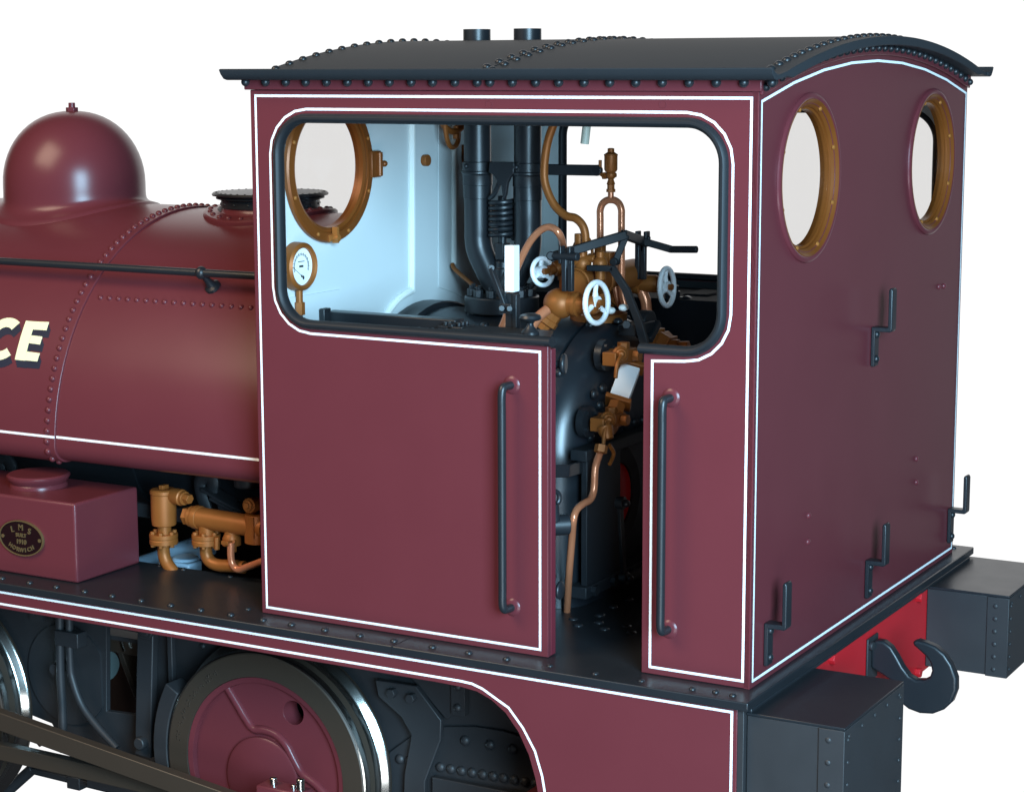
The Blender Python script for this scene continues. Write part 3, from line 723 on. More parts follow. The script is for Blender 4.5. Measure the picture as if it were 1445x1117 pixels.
# ================================================================== safety valve with its two escape pipes
C1, C2 = -1.772, -1.527
sv = MB().cyl((-1.655, YC, 1.115), (-1.655, YC, 1.185), .160, n=56).build('safety_valve', 'black', root, .006)
m = MB()
for i in range(12):
    q = 2*PI*(i+.3)/12; p = V((-1.655+.130*math.cos(q), YC+.130*math.sin(q), 1.185)); m.hexa(p, p+V((0, 0, .032)), .021); m.cyl(p, p+V((0, 0, .046)), .010, n=10)
m.build('flange_bolt', 'black', sv, .002)
for cx, s in ((C1, 1), (C2, -1)):
    m = MB(); m.tube([(cx, YC, 2.26), (cx, YC, 1.60), (cx, YC, 1.47), (cx, YC, 1.42), (cx+s*.012, YC, 1.365), (cx+s*.055, YC, 1.28), (cx+s*.09, YC, 1.22), (cx+s*.095, YC, 1.18)], .064, 28, k=6, rs=[.058, .058, .058, .058, .058, .056, .052, .05])
    m.annulus((cx, YC, 2.2), (0, 0, 1), [(.050, 0), (.050, .108), (.0582, .108), (.0582, 0)], 40)
    p = m.build('escape_pipe', 'black', sv, ang=40)
    m = MB(); m.lathe((cx, YC, 1.595), (0, 0, 1), [(.0585, 0), (.0615, .002), (.0615, .056), (.064, .058), (.064, .098), (.065, .102), (.070, .108), (.070, .116), (.065, .120), (.065, .155), (.0585, .158)], 40)
    m.ball((cx-.02, YC-.064, 1.735), .011)
    m.build('pipe_collar', 'black', sv, ang=25)
YS = YC-.055
m = MB(); g2 = lambda u, v: (at(u, v, 'y', YS).x, at(u, v, 'y', YS).z)
m.prism([g2(692, 229.5), g2(697, 228.5), g2(709, 228.2), g2(721, 228.6), g2(727, 230), g2(726, 245), g2(721, 250), g2(717.5, 258), g2(715, 275), g2(712.5, 281), g2(711, 281), g2(709, 262), g2(705, 262), g2(702, 254), g2(698, 247), g2(691, 243)], 'xz', YS-.01, YS+.01)
m.build('crosshead', 'black', sv, .003)
m = MB(); m.bar((at(745, 239, 'y', YS).x, YC, 1.725), (at(834, 240, 'y', YS).x, YC-.0, 1.727), .022, .045); e_ = at(834, 240, 'y', YS); m.cyl((e_.x, YC-.0118, 1.727), (e_.x, YC+.0118, 1.727), .0232)
m.build('easing_lever', 'black', sv, .004)
m = MB(); sxx = at(709, 300, 'y', YC).x; hp = []
z1, z0 = at(709, 283, 'y', YC).z, at(709, 336, 'y', YC).z
for i in range(7*16+1): q = 2*PI*i/16; hp.append((sxx+.052*math.cos(q), YC+.052*math.sin(q), z0+(z1-z0)*i/(7*16)))
m.tube(hp, .0105, 8, smooth=False)
m.tube([(sxx-.045, YC-.03, z1+.01), (sxx-.02, YC-.04, z1+.025), (sxx+.0, YC-.04, z1+.06), (sxx+.01, YC-.04, z1+.085)], .011, 8); m.build('spring', 'black', sv)
m = MB(); m.cyl((sxx, YC, z0-.16), (sxx, YC, z1+.02), .018); m.lathe((sxx, YC, z0-.16), (0, 0, 1), [(.05, -.08), (.04, -.02), (.04, .03), (.034, .035), (.034, .06), (.022, .07), (.022, .12)], 24); m.box((sxx-.02, YC-.03, z0-.09), (sxx+.02, YC+.03, z0-.02)); m.build('spring_link', 'black', sv, .002)
# small copper drain beside it
m = MB(); m.tube([at(638.5, 373, 'x', XI+.03), at(643, 381, 'x', XI+.06), at(665, 400, 'y', 1.3), at(683, 415, 'y', 1.25)], .010, 8); m.build('drain_pipe', 'bronze', root)

# ================================================================== turret, valves, whistle
def wheel(c, ax, R, parent, name='hand_wheel', r=.0115):
    m = MB(); a, b, ax = basis(ax); c = V(c); m.ring(c, ax, R, r, 40, 12)
    for i in range(3):
        q = 2*PI*i/3+.45; d = a*math.cos(q)+b*math.sin(q); m.tube([c-ax*.006, c+d*R*.55-ax*.006, c+d*R], .011, 8, rs=[.017, .010, .009])
    m.cyl(c-ax*.022, c+ax*.010, .026)
    w = m.build(name, 'whitew', parent); m = MB(); m.hexa(c+ax*.008, c+ax*.028, .014); m.build('wheel_nut', 'bronze', parent); return w
tur = MB(); t0 = at(800, 404, 'y', .98); t1 = at(905, 385, 'y', 1.5)
tc0 = V((-1.19, .93, 1.272)); tc1 = V((-1.19, 1.50, 1.272))
tur.cyl(tc0, tc1, .062, n=36)
for y_ in (.955, 1.17): tur.ring((-1.19, y_, 1.272), (0, 1, 0), .064, .006, 40, 8)
tur.cyl((-1.19, YC, 1.10), (-1.19, YC, 1.22), .045); tur.lathe((-1.19, YC, 1.105), (0, 0, 1), [(.12, 0), (.12, .03), (.05, .04)], 36)
tr = tur.build('steam_turret', 'bronze', root)
def globe(c, label=None):
    c = V(c); m = MB(); m.ball(c, .066, sc=(1.05, 1, .95)); ax = V((1, 0, 0))
    m.lathe(c, ax, [(.046, .05), (.046, .066), (.050, .068), (.050, .085), (.038, .088), (.038, .155), (.030, .170), (.022, .172), (.022, .178), (.010, .179), (.010, .180)], 24)
    m.lathe(c, V((-.45, -.3, -.75)), [(.042, .04), (.042, .075), (.047, .078), (.047, .10), (.032, .105), (.026, .13)], 8)
    g = m.build('globe_valve', 'bronze', tr, label=label, ang=35)
    return g
gl = at(790, 428, 'y', .88); gr = at(880, 398, 'y', 1.50)
gA = globe(gl); wheel(at(842, 427, 'y', .88), (1, -.12, .05), .082, tr)
gB = globe(gr); wheel(at(941, 405, 'y', 1.50), (1, .05, .05), .080, tr)
wheel(at(765.5, 383.5, 'y', 1.02), (.93, -.33, .16), .056, tr, r=.010)
m = MB(); a = at(768, 384, 'y', 1.02); b = at(797, 375, 'y', 1.10); m.lathe(a, b-a, [(.012, 0), (.012, .02), (.022, .022), (.022, .045), (.030, .048), (.034, (b-a).length*.7), (.030, (b-a).length)], 20)
m.cyl(at(797, 395, 'y', 1.1), at(797, 355, 'y', 1.1), .03); m.build('side_cock', 'bronze', tr)
m = MB()   # cocks on top of the turret
for u, v0, v1, r_ in ((822, 392, 372, .026), (847, 395, 372, .022)):
    a = at(u, v0, 'y', 1.0); b = at(u, v1, 'y', 1.0); m.cyl(a, b, r_); m.ball(b, r_*1.45); m.cyl(b, b+V((0, 0, .05)), r_*.8)
a = at(818, 364, 'y', 1.0); m.ball(a, .030); m.cyl(a-V((.03, 0, 0)), a+V((.07, 0, 0)), .016); m.cyl(a, a+V((0, 0, .10)), .022); m.cyl(a+V((0, -.05, -.01)), a, .016)
q0 = at(841, 374, 'y', 1.10); q1 = at(864, 356, 'y', 1.10); m.box((q0.x, 1.08, q0.z), (q1.x, 1.15, q1.z)); m.box((q0.x-.03, 1.085, q0.z+.012), (q0.x, 1.13, q1.z-.008)); m.hexa((q0.x+.02, 1.085, q0.z+.03), (q0.x+.02, 1.055, q0.z+.03), .020); q2 = at(847, 343, 'y', 1.12); m.box((q2.x-.018, 1.10, q0.z-.05), (q2.x+.018, 1.14, q2.z))
a = at(831, 353, 'y', 1.05); m.tube([at(808, 362, 'y', 1.05), at(811, 345, 'y', 1.05), at(820, 334, 'y', 1.05), at(830, 336, 'y', 1.05), at(835, 347, 'y', 1.05), at(836, 362, 'y', 1.05)], .007, 8)
m.build('turret_cock', 'bronze', tr, .003)
# whistle on its looped copper pipe
wx = at(862, 250, 'y', YC).x
m = MB(); g = lambda u, v: at(u, v, 'y', YC)
m.tube([g(847, 372), g(847, 310), g(847, 297), g(850, 288), g(856, 283), g(862, 282), g(868, 283), g(874, 288), g(877, 297), g(877, 310), g(877, 400)], .0150, 14, k=5); m.tube([g(877, 398), g(879, 420), g(884, 436)], .015, 12)
m.cyl(g(862, 284), g(862, 268), .0125); lp = m.build('whistle_pipe', 'copper', root)
m = MB(); m.lathe(g(862, 271), (0, 0, 1), [(.020, 0), (.020, .012), (.016, .013), (.016, .03), (.019, .033), (.013, .05), (.010, .07), (.012, .10)], 8)
m.lathe(g(862, 240), (0, 0, 1), [(.010, -.01), (.022, -.008), (.0275, .002), (.0275, .058), (.029, .060), (.029, .064), (.014, .074), (.014, .088), (.008, .090)], 28)
m.ball(g(862, 247), .021); m.cyl(g(854, 248), g(869, 247), .010); m.hexa(g(855, 248), g(851, 248), .016); m.tube([g(853, 248), g(848, 246), g(847, 240), g(847, 226)], .0075, 8); m.build('whistle', 'bronze', lp)
# pipes
m = MB(); g = lambda u, v: at(u, v, 'y', .98)
m.tube([g(792, 140), g(784, 168), g(773, 200), g(768, 236), g(770, 262), g(782, 289), g(798, 304), g(812, 308), g(822, 318), g(826, 332), g(826, 352)], .0175, 14); m.build('lubricator_pipe', 'bronze', root)
m = MB(); g = lambda u, v, y=.86: at(u, v, 'y', y)
m.tube([g(708, 462), g(716, 440), g(722, 400), g(733, 370), g(748, 341), g(764, 324), g(778, 321), g(789, 330), g(795, 348, .95), g(798, 372, 1.05), g(799, 395, 1.1)], .0150, 14)
m.build('injector_steam_pipe', 'copper', root)
m = MB(); m.tube([at(772, 437, 'y', .80), at(760, 447, 'y', .76), at(750, 462, 'y', .72), at(747, 480, 'y', .72)], .021, 14)
m.tube([at(905, 410, 'y', 1.5), at(911, 425, 'y', 1.5), at(913, 445, 'y', 1.5)], .024, 14); m.tube([at(868, 405, 'y', 1.2), at(872, 425, 'y', 1.2), at(880, 440, 'y', 1.2)], .013, 12)
m.build('delivery_pipe', 'copper', root)
# regulator: rocking bar, brackets, handles
yA, yB = .86, 1.46
m = MB()
A0 = at(776, 363, 'y', yA); A1 = at(884, 331, 'y', 1.05); A2 = at(906, 340, 'y', 1.40); A3 = at(948, 352, 'y', 1.44)
m.bar(A0, A1, .026, .036); m.bar(A1-V((.012, 0, 0)), A2, .026, .038); m.bar(A2, A3, .024, .030); m.cyl(A3-V((.01, 0, 0)), at(984, 352, 'y', 1.44), .0150)
m.cyl(at(777, 361, 'y', yA-.03), at(816, 362.5, 'y', yA-.05), .0165); m.cyl(at(777, 361, 'y', yA-.05), at(777, 361, 'y', yA+.01), .018)
m.bar(A1, at(868, 370, 'y', 1.03), .02, .028); c_ = at(868, 369, 'y', 1.03); m.cyl((c_.x, 1.01, c_.z), (c_.x, 1.05, c_.z), .017)
rg = m.build('regulator_handle', 'blackm', root, .004)
m = MB(); a = at(799, 343, 'y', yA-.02); b = at(799, 412, 'y', yA-.02)
for u, w, y_, v0, v1 in ((799, .05, yA-.03, 347, 372), (906.5, .05, yB-.03, 326, 348)):
    a = at(u, v0, 'y', y_); b = at(u, v1, 'y', y_); m.box((a.x-.026, y_-.02, b.z), (a.x-.014, y_+.02, a.z)); m.box((a.x+.014, y_-.02, b.z), (a.x+.028, y_+.02, a.z)); m.box((a.x-.0135, y_-.018, b.z-.02), (a.x+.0135, y_+.018, b.z+.02)); m.cyl((a.x-.035, y_, a.z-.03), (a.x+.036, y_, a.z-.03), .010)
for u, y_, v0, v1, dy in ((801, yA-.04, 372, 411, .0), (904, yB-.04, 348, 394, 0)):
    a = at(u, v0-8, 'y', y_); b = at(u, v1, 'y', y_); m.box((a.x-.022, y_-.012, b.z), (a.x-.002, y_+.02, a.z)); m.box((a.x+.002, y_-.008, b.z), (a.x+.024, y_+.015, a.z)); 
m.build('regulator_bracket', 'black', rg, .003)
m = MB(); g = lambda u, v, y=.95: at(u, v, 'y', y)
m.bar(g(829, 378), g(866, 379), .02, .024); m.bar(g(863, 377), g(884, 409), .02, .030, (1, 0, 0)); m.bar(g(883, 407), g(902, 455), .020, .032, (1, 0, 0)); m.bar(g(901, 452), g(911, 490), .02, .036, (1, 0, 0)); rv = m.build('reversing_lever', 'blackm', root, .003)
m = MB(); a = at(895, 455, 'x', -.98); a = at(903, 458, 'x', -1.0); m.cyl(a, a+V((.05, 0, 0)), .062, n=28); m.box(at(872, 473, 'x', -1.01), at(925, 452, 'x', -.93)); m.bar(at(915, 480, 'x', -.93), at(928, 455, 'x', -.93), .03, .03)
m.hexa(at(884, 458, 'x', -.93), at(884, 458, 'x', -.90), .02); m.build('regulator_stuffing_box', 'blackm', rg, .004)
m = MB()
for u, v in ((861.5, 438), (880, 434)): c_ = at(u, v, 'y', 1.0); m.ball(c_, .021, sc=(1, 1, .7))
m.build('rivet_glint', 'bead', fb)  # pale domes added as painted highlights of rivets on the wrapper
# damper / sanding lever with white handle by the bunker
m = MB(); yl = .50; g = lambda u, v, y=yl: at(u, v, 'y', y)
a = g(716, 411); b = g(729, 346); m.box((a.x, yl-.024, a.z), (b.x, yl+.024, b.z)); wl = m.build('white_grip', 'whitew', root, .003)
m = MB(); a = g(715, 520); b = g(732, 412); m.box((a.x, yl-.01, a.z), (g(726, 520).x, yl+.02, b.z-.006)); m.box((g(726.5, 520).x, yl-.02, a.z), (b.x, yl+.012, b.z-.008))
m.bar(g(713, 431, .47), g(693, 378, .47), .016, .026, (0, -1, 0)); m.cyl(g(693.5, 378, .478), g(693.5, 378, .462), .013)
m.bar(g(706, 435, .455), g(722, 436, .455), .012, .038); m.cyl(g(708, 435, .455), g(708, 435, .435), .012); m.cyl(g(719, 435.5, .455), g(719, 435.5, .435), .012)
m.build('grip_bracket', 'black', wl, .002)
m = MB(); m.cyl(at(825, 175, 'y', .6), at(828, 140, 'y', .6), .012); m.cyl(at(825, 203, 'y', .6), at(829, 168, 'y', .6), .0165); m.build('hanging_cord_grip', mat('bone_grip', (.42, .43, .36), .5), root)
# injector feed cock at right of the doorway
def fit_block(u, v, x, s=1., mir=1):
    c = at(u, v, 'x', x); m = MB()
    m.cyl(c-V((.10, 0, 0)), c+V((.0, 0, 0)), .03*s); m.box(c+V((-.02, -.05*s, -.035*s)), c+V((.05, .06*s, .035*s))); m.hexa(c+V((0, .05*s, 0)), c+V((0, .10*s, 0)), .03*s)
    m.hexa(c+V((.05, .02, .0)), c+V((.085, .02, .0)), .024*s); m.cyl(c+V((0, 0, .03)), c+V((0, 0, .065)), .028*s); m.cyl(c+V((.0, -.01, .06)), c+V((.03, -.03, .075)), .016)
    return m, c
m = MB(); m.cyl(at(898, 487, 'y', 1.3), at(912, 486, 'y', 1.3), .024); a = at(912, 495, 'y', 1.3); b = at(948, 476, 'y', 1.3); m.box((a.x, 1.26, a.z), (b.x, 1.36, b.z)); m.prism([at(916, 478, 'y', 1.3).xz[:], at(948, 478, 'y', 1.3).xz[:], at(938, 468, 'y', 1.3).xz[:], at(922, 470, 'y', 1.3).xz[:]], 'xz', 1.25, 1.34)
m.hexa(at(947, 488, 'y', 1.3), at(958, 488, 'y', 1.3), .03); m.hexa(at(958, 488, 'y', 1.3), at(972, 488, 'y', 1.3), .022); m.cyl(at(930, 470, 'y', 1.3), at(930, 463, 'y', 1.3), .025); m.bar(at(932, 488, 'y', 1.24), at(940, 472, 'y', 1.24), .02, .05, (1, 0, 0)); m.build('feed_cock', 'bronze', root, .003)

# gauge glass on the backhead
XG = -.935
gx = lambda u, v, x=XG: at(u, v, 'x', x)
gm = MB(); top = gx(899, 518); bot = gx(867, 567)
ax = (top-bot).normalized(); sd = V((0, 1, 0)).cross(ax)
T = gx(889.5, 519.5, -.93); B = gx(873.5, 563.5, -.93); ax = (T-B).normalized(); sy0 = ax.cross(V((1, 0, 0))).normalized()
if sy0.y < 0: sy0 = -sy0
su = (V((1, 0, 0))*.92+sy0*.387).normalized(); sy = (V((1, 0, 0))*.387-sy0*.92).normalized()
vs = []
for p in (B, T):
    for a_, b_ in ((-1, -1), (1, -1), (1, 1), (-1, 1)): vs.append(p+su*a_*.040+sy*b_*.026)
gm.add(vs, [(0, 1, 2, 3), (7, 6, 5, 4), (0, 4, 5, 1), (1, 5, 6, 2), (2, 6, 7, 3), (3, 7, 4, 0)])
gg = gm.build('water_gauge', 'whitew', root, .003)
m = MB()
for p, s in ((T, 1), (B, -1)):
    vs = []
    for q in (p+ax*s*.002, p+ax*s*.022):
        for a_, b_ in ((-1, -1), (1, -1), (1, 1), (-1, 1)): vs.append(q+su*a_*.053+sy*b_*.040)
    m.add(vs, [(0, 1, 2, 3), (7, 6, 5, 4), (0, 4, 5, 1), (1, 5, 6, 2), (2, 6, 7, 3), (3, 7, 4, 0)])
    m.hexa(p+ax*s*.02, p+ax*s*.06, .038); m.cyl(p+ax*s*.055, p+ax*s*.085, .028)
    c = p+ax*s*.10+(V((0, -.13, -.015)) if s > 0 else V((0, 0, 0)))
    m.cyl((-1.02, c.y, c.z), (c.x+.02, c.y, c.z), .026); m.box(c+V((-.030, -.13, -.026)), c+V((.030, .06, .028))); m.hexa(c+V((.030, .03, 0)), c+V((.06, .03, 0)), .024); m.hexa(c+V((0, .055, 0)), c+V((0, .10, 0)), .024); m.hexa(c+V((.0, .0, .0)), c+V((0, .0, .055)), .026)
    h = c+V((.025, -.08, .018)); m.lathe(h, V((.55, -.8, .1)), [(.034, 0), (.030, .012), (.024, .014), (.022, .026), (.014, .028), (.010, .04)], 20)
    h2 = h+V((.02, -.03, 0)); m.tube([h2, h2+V((.0, -.035, -.03)), h2+V((.0, -.05, -.085))], .009, 8)
m.build('gauge_cock', 'bronze', gg, .003)
m = MB()
for p, s in ((T, 1), (B, -1)):
    c = p+ax*s*.10+(V((0, -.13, -.015)) if s > 0 else V((0, 0, 0))); m.lathe((-1.022, c.y-(.02 if s > 0 else .07), c.z), (1, 0, 0), [(.064, 0), (.064, .03), (.04, .034)], 32)
    for i in range(4): q = PI*i/2+.6; m.hexa((-.995, c.y-(.02 if s > 0 else .07)+.048*math.cos(q), c.z+.048*math.sin(q)), (-.978, c.y-(.02 if s > 0 else .07)+.048*math.cos(q), c.z+.048*math.sin(q)), .010)
m.build('gauge_flange', 'black', gg)
c = B-ax*.10
m = MB(); d0 = gx(853, 613, -.9); m.hexa(c+V((0, 0, -.03)), d0+V((0, 0, .03)), .030); d1 = gx(858, 630, -.88); m.lathe(d0+V((0, 0, .03)), (d1-d0), [(.032, 0), (.030, .02), (.022, .05)], 16); m.hexa(gx(849, 628, -.88), gx(847, 638, -.88), .026)
m.tube([gx(860, 628, -.88), gx(866, 640, -.88), gx(860, 655, -.88)], .008, 8); m.build('drain_cock', 'bronze', gg)
m = MB(); g = lambda u, v, x=-.90: at(u, v, 'x', x)
m.tube([g(847, 637), g(840, 660), g(838, 690), g(833, 704), g(822, 711), g(813, 720), g(809, 734), g(807, 760, -.93), g(803, 810, -.97), g(800, 862, -1.04)], .0145, 14); m.build('drain_pipe', 'copper', gg)

# ================================================================== frames, wheels, motion below the footplate
YF = .455
m = MB(); hole = [(-3.335, -.27), (-3.125, -.27), (-3.125, -.74), (-3.335, -.74)]
h_ = [at(u, v, 'y', YF) for u, v in ((150, 884), (197, 893), (197, 1009), (150, 1003))]
hole = [(p.x, p.z) for p in h_]
m.prism([(-6.5, -.033), (-6.5, -.83), (-4.9, -1.0), (-4.5, -.8), (-3.9, -.8), (-3.66, -.84), (-3.52, -1.03), (-2.7, -1.08), (-2.5, -.95), (-2.05, -.9), (-1.9, -1.05), (-.9, -.98), (-.02, -.7), (-.02, -.033)], 'xz', YF, YF+.03, holes=[hole])
fr = m.build('frame_plate', 'dark', root, .003)
m = MB(); m.prism([(-6.5, -.033), (-6.5, -.8), (-.4, -.7), (-.4, -.033)], 'xz', W-YF-.03, W-YF); m.build('far_frame_plate', 'dark', fr)
# large pressed disc outline, small stud, brackets with rivets
dc = at(120, 935, 'y', YF-.02)
m = MB(); xc_ = at(143, 900, 'y', YF).x; xl_ = at(43, 940, 'y', YF); rr_ = .235; cx_ = xl_.x+rr_
pl_ = [(min(cx_+rr_*math.cos(2*PI*i/72), xc_), xl_.z+rr_*math.sin(2*PI*i/72)) for i in range(72)]
pl_ = [q for i, q in enumerate(pl_) if q != pl_[i-1]]
m.prism(pl_, 'xz', YF-.014, YF-.0005); m.build('cylinder_cover', 'dark', fr, ang=50)
m = MB(); p = at(80, 943, 'y', YF-.09); m.cyl((p.x, YF, p.z), (p.x, YF-.11, p.z), .026)
p = at(44, 864, 'y', YF-.05); m.box((p.x-.03, YF-.03, p.z-.04), (p.x+.05, YF-.001, p.z+.05)); m.rivet((p.x, YF-.03, p.z), (0, -1, 0), .018)
for u, v in ((282, 901), (282, 913)): p = at(u, v, 'y', YF-.02); m.rivet((p.x, YF-.0, p.z), (0, -1, 0), .016)
m.build('frame_stud', 'dark', fr)
# frame stretcher seen between, ashpan
m = MB(); m.box((-3.6, 1.0, -.62), (-2.8, 1.5, -.60)); m.box((-3.5, .6, -.50), (-2.6, .68, -.40)); m.bar(at(168, 890, 'y', .65), at(200, 975, 'y', .75), .03, .09, (0, 1, 0)); m.bar((-3.3, .8, -.20), (-2.5, .8, -.52), .02, .09); m.bar((-3.5, .9, -.55), (-2.4, .9, -.38), .05, .05)
m.build('valve_gear_rod', 'rod', fr, .004)
m = MB(); m.box((-4.0, 1.02, -1.0), (-2.5, 1.3, -.45)); m.build('ashpan', 'brownw', fr, .01)
m = MB(); m.box((-6.2, .49, -.40), (-2.12, .72, -.38)); m.box((-6.2, 1.0, -.40), (-2.12, W-.49, -.38)); m.build('frame_stretcher', 'dark', fr)
m = MB(); p = at(158, 939, 'y', .60); m.cyl((p.x-.08, .60, p.z), (p.x-.02, .58, p.z), .075); m.build('rocker_boss', 'greyc', fr, .004)
m = MB(); p = at(262, 925, 'y', .62); m.cyl((p.x-.03, .6, p.z), (p.x+.03, .62, p.z), .03); m.build('rocker_pin', 'pale', fr)
m = MB(); m.bar(at(166, 891, 'y', .58), at(175, 918, 'y', .58), .008, .010); m.build('bright_rod', 'steel', fr)
# brown wheel part glimpsed through the frame
m = MB(); p = at(190, 1010, 'y', 1.2); m.lathe((-3.1, 1.0, -.95), (0, 1, 0), [(.05, 0), (.55, .0), (.55, .05), (.05, .05)], 48); m.build('crank_web', 'brownw', fr)

def wheel_set(xc, zc, yf, sgn=1):
    R = .511
    m = MB(); o = (xc, yf, zc); a = (0, sgn, 0)
    # tyre
    m.annulus(o, a, [(.402, .006), (.405, 0), (.500, 0), (.511, .008), (.515, .10), (.522, .112), (.548, .122), (.553, .135), (.548, .15), (.40, .15)], 128)
    w = m.build('driving_wheel', 'rod', root, ang=30)
    m = MB(); m.annulus(o, a, [(.5005, .0012), (.5115, .0075), (.5165, .03), (.5165, .036), (.505, .036), (.50, .004)], 128); m.annulus(o, a, [(.514, .075), (.5165, .099), (.5235, .111), (.5495, .121), (.5545, .130), (.545, .130), (.514, .108)], 128)
    m.build('tyre_tread', 'steel', w, ang=40)
    m = MB()   # maroon web with rim step and hub, balance weight outlined by a raised rib, holes
    hx = [at(u, v, 'y', yf+.02) for u, v in ((412, 1006),)][0]; dx_, dz_ = hx.x+2.30, hx.z+.77
    ca = circ(xc, zc, .3965, 96); hole = circ(xc+(dx_ if sgn > 0 else dx_), zc+dz_, .052, 40)
    m.prism(ca, 'xz', yf+sgn*.030, yf+sgn*.13, holes=[hole]); m.annulus(o, a, [(.374, .03), (.378, .008), (.4015, .004), (.4015, .034)], 96)
    web = m.build('wheel_web', 'maroon', w, .007, ang=40)
    m = MB()
    P = lambda u, v: (at(u, v, 'y', yf+.02).x-(-2.30)+xc, at(u, v, 'y', yf+.02).z+.77+zc)
    rib = [P(320, 970), P(333, 992), P(346, 1014), P(357, 1028), P(372, 1030), P(388, 1036), P(402, 1050), P(414, 1073), P(425, 1091), P(446, 1108), P(466, 1130)]
    m.tube([(x_, yf+sgn*.028, z_) for x_, z_ in rib], .019, 12, flat=1.)
    bx, bz = P(372, 1099); m.lathe((bx, yf+sgn*.032, bz), (0, -sgn, 0), [(.185, 0), (.185, .020), (.174, .028)], 64)
    m.build('web_rib', 'maroon', w, ang=50)
    return w
wh = wheel_set(-2.30, -.77, .25); wheel_set(-4.27, -.77, .25)
wheel_set(-2.30, -.77, W-.25, -1); wheel_set(-4.27, -.77, W-.25, -1)
# worn raised maker's stamping on the rim of the tyre
m = MB(); rr = .455
for i in range(34):
    if i % 9 in (4, 8): continue
    a_ = math.radians(172-i*1.55); 
    for k in range(random.choice((2, 3))):
        b_ = a_+random.uniform(-.008, .008); q_ = rr+random.uniform(-.012, .012); m.box((-2.30+q_*math.cos(b_)-.002, .2488, -.77+q_*math.sin(b_)-.002), (-2.30+q_*math.cos(b_)+.002, .2502, -.77+q_*math.sin(b_)+.0025))
m.build('rim_stamping', 'steel', wh, whole=True)
# rods
m = MB(); cz = -1.03; cp = at(398, 1120, 'y', .10); 
z0 = at(0, 1048, 'y', .13).z; 
a = at(0, 1014, 'y', .05); b = at(425, 1166, 'y', .05)
d = (b-a); m.bar(a-d*.5, b, .05, .084); m.cyl((b.x, .02, b.z), (b.x, .10, b.z), .09)
cr = m.build('connecting_rod', 'rod', root, .004)
m = MB(); a = at(0, 1058, 'y', .13); b = at(400, 1148, 'y', .13); d = b-a; m.bar(a-d*.5, b, .05, .072)
m.build('coupling_rod', 'rod', root, .004)
m = MB()
for u, v0, r_ in ((386, 1097, .016), (424, 1099, .018), (414, 1107, .010)):
    p = at(u, v0, 'y', .07); m.cyl(p, p-V((0, 0, .10)), r_, n=18); m.ball(p, r_, sc=(1, 1, .4))
m.build('oil_cup', 'steel', cr)
m = MB(); p = at(405, 1120, 'y', .07); m.box((p.x-.13, .03, p.z-.05), (p.x+.10, .12, p.z+.03)); m.build('rod_end', 'maroon', cr, .01)
# brake hanger, block, rigging
m = MB(); g = lambda u, v, y=.36: at(u, v, 'y', y)
m.bar(g(209, 880), g(205, 1065), .04, .088, (1, 0, 0)); a = g(205, 889, .335); m.cyl((a.x, .328, a.z), (a.x, .38, a.z), .042); m.cyl((a.x, .320, a.z), (a.x, .335, a.z), .026); a = g(196, 1049, .31); m.cyl((a.x, .305, a.z), (a.x, .38, a.z), .028); m.box((g(226, 880).x, .40, g(226, 1000).z), (g(233, 880).x, .43, -.05))
bh_ = m.build('brake_hanger', 'dark', root, .005)
m = MB(); n = 10; a0, a1 = math.radians(150), math.radians(200)
pl_ = [(-2.30+.525*math.cos(a0+(a1-a0)*i/n), -.77+.525*math.sin(a0+(a1-a0)*i/n)) for i in range(n+1)]+[(-2.30+.60*math.cos(a1-(a1-a0)*i/n), -.77+.60*math.sin(a1-(a1-a0)*i/n)) for i in range(n+1)]
m.prism(pl_, 'xz', .262, .37); m.build('brake_block', 'dark', bh_, .005)
# sand / drain pipes
m = MB(); g = lambda u, v, y=.33: at(u, v, 'y', y)
m.tube([g(84, 830), g(85, 940), g(88, 1000), g(90, 1060)], .0195, 14); m.tube([g(97, 830), g(99, 930), g(103, 960), g(116, 995), g(138, 1025), g(165, 1055)], .0175, 14)
sp = m.build('sand_pipe', 'dark', root)
m = MB(); a = g(78, 909, .30); b = g(110, 894, .30); m.box((a.x, .295, a.z), (b.x, .36, b.z)); m.build('pipe_clip', 'dark', sp, .004)
# brake pull rods below
m = MB(); m.tube([at(0, 1125, 'y', .5), at(48, 1082, 'y', .5)], .028, 12, smooth=False); m.bar(at(48, 1085, 'y', .5), at(200, 1122, 'y', .5), .05, .03); m.bar(at(100, 1100, 'y', .5), at(118, 1104, 'y', .5), .06, .06); m.bar(at(125, 1102, 'y', .42), at(260, 1130, 'y', .42), .03, .05); m.build('brake_rod', 'dark', root, .004)
# rear framing below the cab: hanger bracket, inner plate with rivets
m = MB(); YI = .62
m.prism([(-1.9, -.035), (-1.9, -1.0), (-.05, -1.0), (-.05, -.035)], 'xz', YI, YI+.02); ip = None
g = lambda u, v, y: (at(u, v, 'y', y).x, at(u, v, 'y', y).z)
m = MB(); m.prism([g(533, 957, .42), g(590, 966, .42), g(626, 1014, .42), g(625, 1042, .42), g(603, 1100, .42), g(603, 1150, .42), g(572, 1150, .42), g(574, 1090, .42), g(584, 1035, .42), g(570, 1010, .42), g(537, 980, .42)], 'xz', .40, .425)
hg = m.build('spring_hanger', 'dark', root, .004)
m = MB()
for u, v in ((556, 976), (583, 983)): p = at(u, v, 'y', .40); m.hexa((p.x, .40, p.z), (p.x, .37, p.z), .021)
m.build('bolt', 'dark', hg, .002)
m = MB(); m.prism([g(500, 935, .43), g(640, 955, .43), g(640, 1008, .43), g(632, 1014, .43), g(628, 1012, .43), g(572, 946, .43)], 'xz', .43, .445); m.box((g(638, 957, .42)[0], .41, g(638, 1006, .42)[1]), (g(657, 957, .42)[0], .444, g(638, 950, .42)[1]))
for u, v in ((646, 968), (646, 998)): p = at(u, v, 'y', .41); m.rivet((p.x, .41, p.z), (0, -1, 0), .019)
